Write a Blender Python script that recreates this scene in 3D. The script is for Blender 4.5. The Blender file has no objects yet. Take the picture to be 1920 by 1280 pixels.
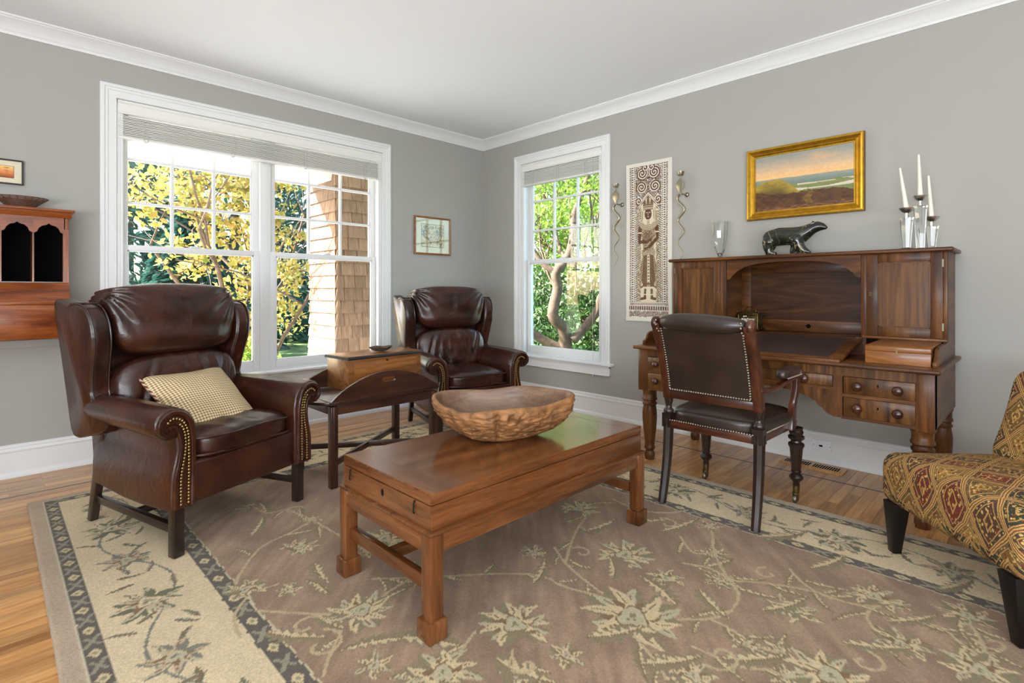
import bpy, bmesh, math, random
import numpy as np
from mathutils import Vector, Matrix, noise
random.seed(7)
PI = math.pi
S = bpy.context.scene
COL = S.collection

# ---------------------------------------------------------------- camera
cd = bpy.data.cameras.new('camera')
cam = bpy.data.objects.new('camera', cd)
COL.objects.link(cam)
cam.location = (-3.878, -4.378, 1.12)
cam.rotation_euler = (PI/2, 0, math.radians(45.36-90))
cd.sensor_width = 36.0
cd.lens = 993.4/1920*36
cd.shift_y = -95/1920
cd.clip_start = 0.05
S.camera = cam

# ---------------------------------------------------------------- view, world, sun, fill lights behind the camera
S.view_settings.view_transform = 'Standard'
S.view_settings.look = 'None'
S.view_settings.gamma = 1
S.view_settings.use_curve_mapping = False
S.view_settings.exposure = 0.64

world = bpy.data.worlds.new('world'); S.world = world
world.use_nodes = True
wn = world.node_tree.nodes; wl = world.node_tree.links
wn.clear()
sky = wn.new('ShaderNodeTexSky'); sky.sky_type = 'NISHITA'; sky.sun_disc = False
sky.sun_elevation = math.radians(36); sky.sun_rotation = math.radians(-42); sky.air_density = 1.0; sky.dust_density = 2.0; sky.ozone_density = 1.0
bg = wn.new('ShaderNodeBackground'); bg.inputs['Strength'].default_value = 0.6
wo = wn.new('ShaderNodeOutputWorld')
wl.new(sky.outputs[0], bg.inputs[0]); wl.new(bg.outputs[0], wo.inputs[0])

sd = bpy.data.lights.new('sun', 'SUN'); sd.energy = 23.0; sd.angle = math.radians(0.8); sd.color = (1.0, 0.97, 0.93)
sun = bpy.data.objects.new('sun', sd); COL.objects.link(sun)
sun.rotation_euler = Vector((-0.68, 0.48, 0.55)).to_track_quat('Z', 'Y').to_euler()

def area(name, loc, rot, sx, sy, power, col):
    l = bpy.data.lights.new(name, 'AREA'); l.shape = 'RECTANGLE'; l.size = sx; l.size_y = sy
    l.energy = power; l.color = col
    o = bpy.data.objects.new(name, l); COL.objects.link(o); o.location = loc; o.rotation_euler = rot
    return o
# added fill lights against the solid walls behind the camera, tilted towards the ceiling
area('fill_light_rear', (-4.7, -6.84, 1.3), (math.radians(134), 0, 0), 3.3, 1.6, 175, (0.86, 0.93, 1.0))
area('fill_light_side', (-6.34, -4.7, 1.3), (math.radians(138), 0, -PI/2), 3.0, 1.6, 215, (0.86, 0.93, 1.0))

# ---------------------------------------------------------------- helpers
ORG = {}
class MB:
    def __init__(s): s.v = []; s.f = []; s.mi = []; s.uv = None; s.cm = 0
    def add(s, vs, fs, M=None):
        o = len(s.v)
        for p in vs:
            p = Vector(p)
            s.v.append(M @ p if M else p)
        for f in fs: s.f.append([i+o for i in f]); s.mi.append(s.cm)
        return s
    def box(s, x0, x1, y0, y1, z0, z1, M=None):
        if x0 > x1: x0, x1 = x1, x0
        if y0 > y1: y0, y1 = y1, y0
        if z0 > z1: z0, z1 = z1, z0
        vs = [(x0,y0,z0),(x1,y0,z0),(x1,y1,z0),(x0,y1,z0),(x0,y0,z1),(x1,y0,z1),(x1,y1,z1),(x0,y1,z1)]
        return s.add(vs, [(0,3,2,1),(4,5,6,7),(0,1,5,4),(1,2,6,5),(2,3,7,6),(3,0,4,7)], M)
    def prism(s, poly, axis, a0, a1, M=None):
        n = len(poly); vs = []
        for a in (a0, a1):
            for p, q in poly:
                vs.append({'x': (a, p, q), 'y': (p, a, q), 'z': (p, q, a)}[axis])
        fs = [list(range(n))[::-1], list(range(n, 2*n))]
        for i in range(n): j = (i+1) % n; fs.append([i, j, n+j, n+i])
        return s.add(vs, fs, M)
    def lathe(s, prof, c=(0,0,0), seg=20, M=None, ax='z'):
        vs = []; n = len(prof)
        for k in range(seg):
            a = 2*PI*k/seg
            for r, z in prof:
                p = (r*math.cos(a), r*math.sin(a), z)
                if ax == 'x': p = (z, p[0], p[1])
                elif ax == 'y': p = (p[0], z, p[1])
                vs.append((p[0]+c[0], p[1]+c[1], p[2]+c[2]))
        fs = []
        for k in range(seg):
            k2 = (k+1) % seg
            for i in range(n-1): fs.append([k*n+i, k2*n+i, k2*n+i+1, k*n+i+1])
        if prof[0][0] > 1e-5: fs.append([k*n for k in range(seg)][::-1])
        if prof[-1][0] > 1e-5: fs.append([k*n+n-1 for k in range(seg)])
        return s.add(vs, fs, M)
    def tube(s, path, rad, seg=8, closed=False, M=None, flat=None):
        P = [Vector(p) for p in path]; n = len(P)
        if not hasattr(rad, '__len__'): rad = [rad]*n
        vs = []; up = None
        for i in range(n):
            if closed: t = P[(i+1) % n]-P[i-1]
            else: t = P[min(i+1, n-1)]-P[max(i-1, 0)]
            if t.length < 1e-9: t = Vector((0,0,1))
            t.normalize()
            if up is None:
                up = Vector((0,0,1)) if abs(t.z) < .9 else Vector((1,0,0))
            a = up-t*up.dot(t)
            if a.length < 1e-6: a = t.orthogonal()
            a.normalize(); b = t.cross(a); up = a
            for k in range(seg):
                th = 2*PI*k/seg
                fx, fy = (1, 1) if flat is None else flat
                vs.append(P[i]+a*math.cos(th)*rad[i]*fx+b*math.sin(th)*rad[i]*fy)
        fs = []
        m = n if closed else n-1
        for i in range(m):
            j = (i+1) % n
            for k in range(seg):
                k2 = (k+1) % seg
                fs.append([i*seg+k, i*seg+k2, j*seg+k2, j*seg+k])
        if not closed:
            fs.append(list(range(seg))[::-1]); fs.append([(n-1)*seg+k for k in range(seg)])
        return s.add(vs, fs, M)
    def ball(s, c, r, seg=8, rings=5, M=None, sc=(1,1,1)):
        vs = [(c[0], c[1], c[2]-r*sc[2])]; fs = []
        for i in range(1, rings):
            th = PI*i/rings
            for k in range(seg):
                a = 2*PI*k/seg
                vs.append((c[0]+r*sc[0]*math.sin(th)*math.cos(a), c[1]+r*sc[1]*math.sin(th)*math.sin(a), c[2]-r*sc[2]*math.cos(th)))
        vs.append((c[0], c[1], c[2]+r*sc[2])); T = len(vs)-1
        for k in range(seg): fs.append([0, 1+(k+1) % seg, 1+k])
        for i in range(rings-2):
            for k in range(seg):
                k2 = (k+1) % seg; a = 1+i*seg; b = a+seg
                fs.append([a+k, a+k2, b+k2, b+k])
        a = 1+(rings-2)*seg
        for k in range(seg): fs.append([a+k, a+(k+1) % seg, T])
        return s.add(vs, fs, M)
    def cushion(s, c, h, p=4.0, n=14, fn=None, M=None):
        """rounded box made of six grids, half sizes h, optional displacement fn(q, unit)"""
        key = {}; vs = []; fs = []
        def vert(u):
            k = tuple(round(x*1000) for x in u)
            if k in key: return key[k]
            L = sum(abs(x)**p for x in u)**(1/p)
            q = Vector((u[0]/L*h[0], u[1]/L*h[1], u[2]/L*h[2]))
            if fn: q = fn(q, Vector((u[0]/L, u[1]/L, u[2]/L)))
            vs.append((q[0]+c[0], q[1]+c[1], q[2]+c[2])); key[k] = len(vs)-1
            return key[k]
        g = [math.sin(PI/2*(-1+2*i/n)) for i in range(n+1)]
        for ax in range(3):
            for sg in (-1, 1):
                for i in range(n):
                    for j in range(n):
                        q = []
                        for (a, b) in ((i,j),(i+1,j),(i+1,j+1),(i,j+1)):
                            u = [0,0,0]; u[ax] = sg; u[(ax+1)%3] = g[a]; u[(ax+2)%3] = g[b]
                            q.append(vert(u))
                        fs.append(q if sg > 0 else q[::-1])
        return s.add(vs, fs, M)
    def build(s, name, mats, parent=None, smooth=None, bevel=0, seg=2, world=False, fixn=True):
        org = ORG.get(parent.name, Vector((0,0,0))) if parent else Vector((0,0,0))
        me = bpy.data.meshes.new(name)
        vs = [v-org for v in s.v] if (world and parent) else s.v
        me.from_pydata([tuple(v) for v in vs], [], s.f)
        if not isinstance(mats, (list, tuple)): mats = [mats]
        for m in mats: me.materials.append(m)
        if len(mats) > 1: me.polygons.foreach_set('material_index', s.mi)
        if fixn or bevel:
            bm = bmesh.new(); bm.from_mesh(me)
            bmesh.ops.recalc_face_normals(bm, faces=bm.faces)
            if bevel:
                es = [e for e in bm.edges if e.is_manifold and e.calc_face_angle(0) > .5]
                bmesh.ops.bevel(bm, geom=es, offset=bevel, segments=seg, profile=.5, affect='EDGES', clamp_overlap=True)
            bm.to_mesh(me); bm.free()
        if smooth is None and bevel: smooth = 40
        if smooth:
            me.polygons.foreach_set('use_smooth', [True]*len(me.polygons))
            me.set_sharp_from_angle(angle=math.radians(smooth))
        o = bpy.data.objects.new(name, me); COL.objects.link(o)
        if parent: o.parent = parent
        ORG[o.name] = org
        return o

def thing(name, label, cat, loc=(0,0,0), rz=0, group=None):
    o = bpy.data.objects.new(name, None); COL.objects.link(o)
    o.empty_display_size = .1
    o.location = loc; o.rotation_euler = (0, 0, rz)
    o['label'] = label; o['category'] = cat
    if group: o['group'] = group
    ORG[o.name] = Vector(loc)
    return o
def tag(o, label, cat, group=None):
    o['label'] = label; o['category'] = cat
    if group: o['group'] = group
    return o
def struct(o, label=None, cat=None):
    o['kind'] = 'structure'
    if label: o['label'] = label
    if cat: o['category'] = cat
    return o
def stuff_(o): o['kind'] = 'stuff'; return o
def sroot(name, loc=(0,0,0)):
    o = bpy.data.objects.new(name, None); COL.objects.link(o); o.location = loc
    o['kind'] = 'structure'; ORG[o.name] = Vector(loc); return o
def copy_tree(o, parent=None):
    c = o.copy(); COL.objects.link(c); c.parent = parent
    ORG[c.name] = ORG.get(o.name, Vector((0,0,0)))
    for ch in list(o.children): copy_tree(ch, c)
    return c
def inst(o, loc, rot=(0,0,0), sc=(1,1,1), parent=None):
    c = o.copy(); COL.objects.link(c); c.location = loc; c.rotation_euler = rot; c.scale = sc
    if parent: c.parent = parent
    return c
def crom(pts, n=8, closed=False):
    P = [Vector(p) for p in pts]; out = []; N = len(P)
    rng = range(N) if closed else range(N-1)
    for i in rng:
        p0 = P[i-1] if (closed or i > 0) else P[0]
        p1 = P[i]; p2 = P[(i+1) % N]
        p3 = P[(i+2) % N] if (closed or i+2 < N) else P[-1]
        for k in range(n):
            t = k/n
            out.append(.5*((2*p1)+(p2-p0)*t+(2*p0-5*p1+4*p2-p3)*t*t+(3*p1-p0-3*p2+p3)*t**3))
    if not closed: out.append(P[-1])
    return out
def lin(c):
    return tuple(((x/255)/12.92 if x/255 <= .04045 else ((x/255+.055)/1.055)**2.4) for x in c)

# ---------------------------------------------------------------- materials
def newmat(name):
    m = bpy.data.materials.new(name); m.use_nodes = True
    nt = m.node_tree; b = nt.nodes['Principled BSDF']
    return m, nt, b
def N(nt, t, **kw):
    n = nt.nodes.new('ShaderNode'+t)
    for k, v in kw.items():
        if k.startswith('i_'): n.inputs[k[2:].replace('_', ' ')].default_value = v
        else: setattr(n, k, v)
    return n
def ramp(nt, fac, stops):
    r = nt.nodes.new('ShaderNodeValToRGB'); e = r.color_ramp.elements
    while len(e) > 1: e.remove(e[-1])
    for i, (p, c) in enumerate(stops):
        if i == 0: e[0].position = p; e[0].color = (*c, 1)
        else:
            x = e.new(p); x.color = (*c, 1)
    nt.links.new(fac, r.inputs[0]); return r
def coords(nt, scale=(1,1,1), rnd=0, kind='Object'):
    tc = N(nt, 'TexCoord'); mp = N(nt, 'Mapping'); mp.inputs['Scale'].default_value = scale
    src = tc.outputs[kind]
    if rnd:
        oi = N(nt, 'ObjectInfo'); mu = N(nt, 'VectorMath', operation='MULTIPLY_ADD')
        cb = N(nt, 'CombineXYZ')
        for i in range(3): nt.links.new(oi.outputs['Random'], cb.inputs[i])
        nt.links.new(cb.outputs[0], mu.inputs[0]); mu.inputs[1].default_value = (rnd, rnd*1.7, rnd*.6)
        nt.links.new(src, mu.inputs[2]); src = mu.outputs[0]
    nt.links.new(src, mp.inputs['Vector']); return mp.outputs[0]
def bump(nt, b, h, strength=.2, dist=.01):
    bp = N(nt, 'Bump'); bp.inputs['Strength'].default_value = strength; bp.inputs['Distance'].default_value = dist
    nt.links.new(h, bp.inputs['Height']); nt.links.new(bp.outputs[0], b.inputs['Normal']); return bp
def plain(name, c, rough=.5, metal=0, spec=.5, coat=0, noise_amt=0, nscale=20, bmp=0, bscale=200):
    m, nt, b = newmat(name)
    c = lin(c); b.inputs['Base Color'].default_value = (*c, 1)
    b.inputs['Roughness'].default_value = rough; b.inputs['Metallic'].default_value = metal
    b.inputs['Specular IOR Level'].default_value = spec; b.inputs['Coat Weight'].default_value = coat
    if noise_amt:
        no = N(nt, 'TexNoise'); no.inputs['Scale'].default_value = nscale; no.inputs['Detail'].default_value = 5
        nt.links.new(coords(nt), no.inputs['Vector'])
        r = ramp(nt, no.outputs[0], [(.3, tuple(x*(1-noise_amt) for x in c)), (.7, tuple(min(1, x*(1+noise_amt)) for x in c))])
        nt.links.new(r.outputs[0], b.inputs['Base Color'])
    if bmp:
        no = N(nt, 'TexNoise'); no.inputs['Scale'].default_value = bscale; no.inputs['Detail'].default_value = 3
        nt.links.new(coords(nt), no.inputs['Vector']); bump(nt, b, no.outputs[0], bmp, .005)
    return m
def wood(name, dark, mid, light, axis='x', scale=1.0, rough=.32, coat=.25, dist=1.2, rnd=3.0, var=0, spec=.5, low=.3):
    m, nt, b = newmat(name)
    al, ac = 1.6*scale, 17*scale
    sc = {'x': (al, ac, ac), 'y': (ac, al, ac), 'z': (ac, ac, al)}[axis]
    v = coords(nt, sc, rnd)
    n1 = N(nt, 'TexNoise'); n1.inputs['Scale'].default_value = 1.0; n1.inputs['Detail'].default_value = 7; n1.inputs['Distortion'].default_value = dist; n1.inputs['Roughness'].default_value = .58
    nt.links.new(v, n1.inputs['Vector'])
    r = ramp(nt, n1.outputs[0], [(low, lin(dark)), (.5, lin(mid)), (.72, lin(light))])
    n2 = N(nt, 'TexNoise'); n2.inputs['Scale'].default_value = 9.0; n2.inputs['Detail'].default_value = 3
    nt.links.new(v, n2.inputs['Vector'])
    r2 = ramp(nt, n2.outputs[0], [(.35, (.72,.70,.68)), (.6, (1,1,1))])
    mx = N(nt, 'MixRGB', blend_type='MULTIPLY'); mx.inputs[0].default_value = .8
    nt.links.new(r.outputs[0], mx.inputs[1]); nt.links.new(r2.outputs[0], mx.inputs[2])
    out = mx.outputs[0]
    if var:
        oi = N(nt, 'ObjectInfo'); rv = ramp(nt, oi.outputs['Random'], [(0, (1-var,)*3), (.5, (1, 1, 1)), (1, (1+var*.75, 1+var*.6, 1+var*.45))])
        m2 = N(nt, 'MixRGB', blend_type='MULTIPLY'); m2.inputs[0].default_value = 1
        nt.links.new(out, m2.inputs[1]); nt.links.new(rv.outputs[0], m2.inputs[2]); out = m2.outputs[0]
    nt.links.new(out, b.inputs['Base Color'])
    b.inputs['Roughness'].default_value = rough; b.inputs['Coat Weight'].default_value = coat; b.inputs['Coat Roughness'].default_value = .15
    b.inputs['Specular IOR Level'].default_value = spec
    bump(nt, b, n2.outputs[0], .06, .002)
    return m
def leather(name, c1, c2, rough=.34, coat=.25, wr=.25):
    m, nt, b = newmat(name)
    v = coords(nt)
    n1 = N(nt, 'TexNoise'); n1.inputs['Scale'].default_value = 5; n1.inputs['Detail'].default_value = 6
    nt.links.new(v, n1.inputs['Vector'])
    r = ramp(nt, n1.outputs[0], [(.32, lin(c1)), (.7, lin(c2))])
    nt.links.new(r.outputs[0], b.inputs['Base Color'])
    vo = N(nt, 'TexVoronoi'); vo.inputs['Scale'].default_value = 260
    nt.links.new(v, vo.inputs['Vector'])
    n2 = N(nt, 'TexNoise'); n2.inputs['Scale'].default_value = 14; n2.inputs['Detail'].default_value = 4; n2.inputs['Distortion'].default_value = 1.0
    nt.links.new(v, n2.inputs['Vector'])
    ad = N(nt, 'Math', operation='MULTIPLY_ADD'); ad.inputs[1].default_value = .12
    nt.links.new(vo.outputs['Distance'], ad.inputs[0]); nt.links.new(n2.outputs[0], ad.inputs[2])
    bump(nt, b, ad.outputs[0], wr, .012)
    b.inputs['Roughness'].default_value = rough; b.inputs['Coat Weight'].default_value = coat; b.inputs['Coat Roughness'].default_value = .2
    return m
def attrmat(name, rough=.8, spec=.3, nz=0, nscale=300, sheen=0, coat=0, bstr=0, bscale=300, bdist=.004):
    m, nt, b = newmat(name)
    at = N(nt, 'Attribute', attribute_name='Col'); out = at.outputs['Color']
    if nz:
        no = N(nt, 'TexNoise'); no.inputs['Scale'].default_value = nscale; no.inputs['Detail'].default_value = 4
        nt.links.new(coords(nt), no.inputs['Vector'])
        r = ramp(nt, no.outputs[0], [(.3, (1-nz,)*3), (.7, (1+nz*.5,)*3)])
        mx = N(nt, 'MixRGB', blend_type='MULTIPLY'); mx.inputs[0].default_value = 1
        nt.links.new(out, mx.inputs[1]); nt.links.new(r.outputs[0], mx.inputs[2]); out = mx.outputs[0]
    nt.links.new(out, b.inputs['Base Color'])
    b.inputs['Roughness'].default_value = rough; b.inputs['Specular IOR Level'].default_value = spec
    b.inputs['Sheen Weight'].default_value = sheen; b.inputs['Coat Weight'].default_value = coat
    if bstr:
        n2 = N(nt, 'TexNoise'); n2.inputs['Scale'].default_value = bscale; n2.inputs['Detail'].default_value = 3
        nt.links.new(coords(nt), n2.inputs['Vector']); bump(nt, b, n2.outputs[0], bstr, bdist)
    return m
def glassmat(name, fac=.07, tint=(.97,.99,.98)):
    m = bpy.data.materials.new(name); m.use_nodes = True; nt = m.node_tree; nt.nodes.clear()
    o = N(nt, 'OutputMaterial'); mx = N(nt, 'MixShader'); t = N(nt, 'BsdfTransparent'); g = N(nt, 'BsdfGlossy')
    t.inputs[0].default_value = (*tint, 1); g.inputs['Roughness'].default_value = .0
    lw = N(nt, 'LayerWeight'); lw.inputs[0].default_value = .5
    pw = N(nt, 'Math', operation='POWER'); pw.inputs[1].default_value = 5; nt.links.new(lw.outputs['Facing'], pw.inputs[0])
    ma = N(nt, 'Math', operation='MULTIPLY_ADD'); ma.inputs[1].default_value = .8; ma.inputs[2].default_value = fac*.5; nt.links.new(pw.outputs[0], ma.inputs[0])
    nt.links.new(ma.outputs[0], mx.inputs[0]); nt.links.new(t.outputs[0], mx.inputs[1]); nt.links.new(g.outputs[0], mx.inputs[2]); nt.links.new(mx.outputs[0], o.inputs[0])
    return m
def leafmat(name, cols, trans=.5):
    m = bpy.data.materials.new(name); m.use_nodes = True; nt = m.node_tree; nt.nodes.clear()
    o = N(nt, 'OutputMaterial'); mx = N(nt, 'MixShader'); d = N(nt, 'BsdfPrincipled'); t = N(nt, 'BsdfTranslucent')
    ge = N(nt, 'NewGeometry')
    r = ramp(nt, ge.outputs['Random Per Island'], [(i/max(1, len(cols)-1), lin(c)) for i, c in enumerate(cols)])
    nt.links.new(r.outputs[0], d.inputs['Base Color']); nt.links.new(r.outputs[0], t.inputs[0])
    d.inputs['Roughness'].default_value = .45
    mx.inputs[0].default_value = trans
    nt.links.new(d.outputs[0], mx.inputs[1]); nt.links.new(t.outputs[0], mx.inputs[2]); nt.links.new(mx.outputs[0], o.inputs[0])
    return m

M = {}
M['wall'] = plain('wall_paint', (172,170,163), .85, spec=.25)
M['ceil'] = plain('ceiling_paint', (241,243,246), .9, spec=.2)
M['trim'] = plain('white_trim_paint', (232,232,231), .42, spec=.4)
M['blind'] = plain('blind_paint', (234,232,226), .5)
M['cord'] = plain('blind_cord', (205,202,195), .8)
M['plastic'] = plain('white_plastic', (236,236,238), .35)
M['black'] = plain('black_gap', (8,7,6), .9, spec=.1)
M['glass'] = glassmat('window_glass')
M['floor'] = wood('oak_floor', (170,116,64), (210,154,94), (228,182,120), 'x', .75, .3, .3, .6, 5, .26)
M['inlay'] = plain('dark_inlay', (48,28,18), .35, coat=.2)
M['subfloor'] = wood('subfloor_wood', (156,104,58), (194,140,84), (214,166,108), 'x', .75, .34, .2, .8, 0, 0)
for a in 'xyz':
    M['mah_'+a] = wood('mahogany_'+a, (46,24,9), (90,52,21), (130,83,39), a, 1.0, .40, .08, .7, spec=.3)
    M['cof_'+a] = wood('coffee_table_wood_'+a, (74,38,15), (110,63,29), (138,87,46), a, .9, .22, .4, .35)
    M['sec_'+a] = wood('pine_secretary_wood_'+a, (96,42,14), (140,70,26), (168,96,44), a, .8, .3, .35, 1.6)
    M['dk_'+a] = wood('dark_wood_'+a, (36,19,12), (58,32,20), (82,48,31), a, 1.0, .3, .35)
    M['box_'+a] = wood('box_wood_'+a, (104,60,24), (142,88,40), (168,114,60), a, .8, .36, .25)
    M['chr_'+a] = wood('chair_wood_'+a, (42,20,12), (70,35,20), (104,56,32), a, 1.0, .28, .4)
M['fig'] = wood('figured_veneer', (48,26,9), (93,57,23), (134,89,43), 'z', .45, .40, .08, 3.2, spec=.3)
M['fig_shade'] = wood('figured_veneer_shaded', (40,21,9), (66,38,18), (92,57,29), 'y', .5, .40, .08, 2.6, spec=.3)  # same veneer, darkened to put the shade of the niche into its colour
M['legblack'] = plain('espresso_leg', (18,13,12), .35, spec=.35)
M['stem_dark'] = wood('dark_leg_wood', (26,16,13), (40,26,21), (56,38,30), 'z', 1, .3, .35)
M['leather'] = leather('brown_leather', (36,16,9), (70,34,20), .27, .16)
M['leather2'] = leather('desk_chair_leather', (34,24,20), (54,40,32), .34, .25, .12)
M['desk_leather'] = leather('desk_writing_leather', (50,36,33), (68,50,46), .42, .1, .08)
M['nail'] = plain('brass_nailheads', (168,142,92), .3, 1)
M['nail2'] = plain('pewter_nailheads', (176,166,146), .3, 1)
M['brass'] = plain('aged_brass', (120,104,66), .4, 1, noise_amt=.3, nscale=60)
M['pewter'] = plain('brushed_pewter', (168,160,142), .34, 1)
M['silver'] = plain('polished_silver', (205,205,205), .28, 1)
M['gold'] = plain('gilt_frame', (206,160,52), .34, .85, noise_amt=.18, nscale=30)
M['golddark'] = plain('gilt_frame_edge', (118,84,34), .5, .6, noise_amt=.3, nscale=40)
M['wax'] = plain('ivory_wax', (240,236,222), .45)
M['steel'] = plain('steel_hinge', (128,118,100), .45, .9)
M['iron'] = plain('black_iron', (34,28,24), .45, .7)
# ================================================================ ROOM SHELL
CZ = 2.75
XW, YS = -6.4, -6.9            # far extents of the room behind the camera
# window openings
W1 = (-3.27, -1.265, 0.47, 2.405)      # x0,x1,z0,z1 in wall y=0
W2 = (-1.592, -0.585, 0.47, 2.405)     # y0,y1,z0,z1 in wall x=0
m = MB()
m.box(XW, W1[0], 0, .16, 0, CZ).box(W1[1], .16, 0, .16, 0, CZ).box(W1[0], W1[1], 0, .16, 0, W1[2]).box(W1[0], W1[1], 0, .16, W1[3], CZ)
struct(m.build('wall_left', M['wall']))
m = MB()
m.box(0, .16, YS, W2[0], 0, CZ).box(0, .16, W2[1], 0, 0, CZ).box(0, .16, W2[0], W2[1], 0, W2[2]).box(0, .16, W2[0], W2[1], W2[3], CZ)
struct(m.build('wall_right', M['wall']))
struct(MB().box(XW-.15, 0, YS-.15, YS, 0, CZ).build('wall_back', M['wall']))
struct(MB().box(XW-.15, XW, YS, .16, 0, CZ).build('wall_side', M['wall']))
struct(MB().box(XW-.15, .16, YS-.15, .16, CZ, CZ+.15).build('ceiling', M['ceil']))

# floor: sub floor plus single boards, dark inlay strips
fl = struct(MB().box(XW, .0, YS, .0, -.06, -.006).build('floor', M['subfloor']))
PW = .0572
proto = {}
def plank(x0, x1, y0):
    L = round(x1-x0, 2)
    if L not in proto:
        mb = MB().box(-L/2+.0005, L/2-.0005, -PW/2+.0006, PW/2-.0006, -.018, 0)
        proto[L] = mb.build('plank', M['floor'], fl, bevel=.0007, seg=1)
        o = proto[L]
    else:
        o = proto[L].copy(); COL.objects.link(o)
    o.location = ((x0+x1)/2, y0-PW/2, 0)
def row(k, xa, xb):
    y = -k*PW
    x = xb
    first = True
    while x > xa+.05:
        L = round(random.choice((.45, .6, .75, .9, 1.05)) if not first else random.choice((.35, .5, .7, .9)), 2)
        first = False
        x0 = max(x-L, xa)
        if x0 - xa < .12: x0 = xa
        plank(x0, x, y); x = x0
for k in range(0, 11): row(k, -4.35, 0)
for k in range(11, 47): row(k, -4.35, -3.68)
for k in range(11, 84): row(k, -.95, 0)
b = MB()
b.box(-4.35, -.33, -.432, -.418, -.002, .0006)
b.build('inlay_strip', M['inlay'], fl)
MB().box(-.345, -.331, -4.8, -.418, -.002, .0006).build('inlay_strip', M['inlay'], fl)

# crown moulding
cp = [(0,2.655),(.010,2.655),(.013,2.668),(.016,2.672),(.020,2.676),(.024,2.684),(.034,2.698),(.048,2.712),(.064,2.724),(.074,2.730),(.078,2.732),(.080,2.736),(.086,2.738),(.090,2.742),(.090,CZ),(0,CZ)]
m = MB().prism([(-d, z) for d, z in cp], 'x', XW, 0)
struct(m.build('trim_1', M['trim'], smooth=30))
m = MB().prism([(-d, z) for d, z in cp], 'y', YS, 0)
struct(m.build('trim_2', M['trim'], smooth=30))
# baseboards
bp = [(0,0),(.024,0),(.024,.018),(.020,.028),(.015,.033),(.015,.150),(.018,.154),(.019,.160),(.016,.166),(.012,.176),(.014,.182),(.012,.190),(.006,.196),(0,.197)]
struct(MB().prism([(-d, z) for d, z in bp], 'x', XW, 0).build('baseboard_left', M['trim'], smooth=30))
struct(MB().prism([(-d, z) for d, z in bp], 'y', YS, 0).build('baseboard_right', M['trim'], smooth=30))

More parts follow.
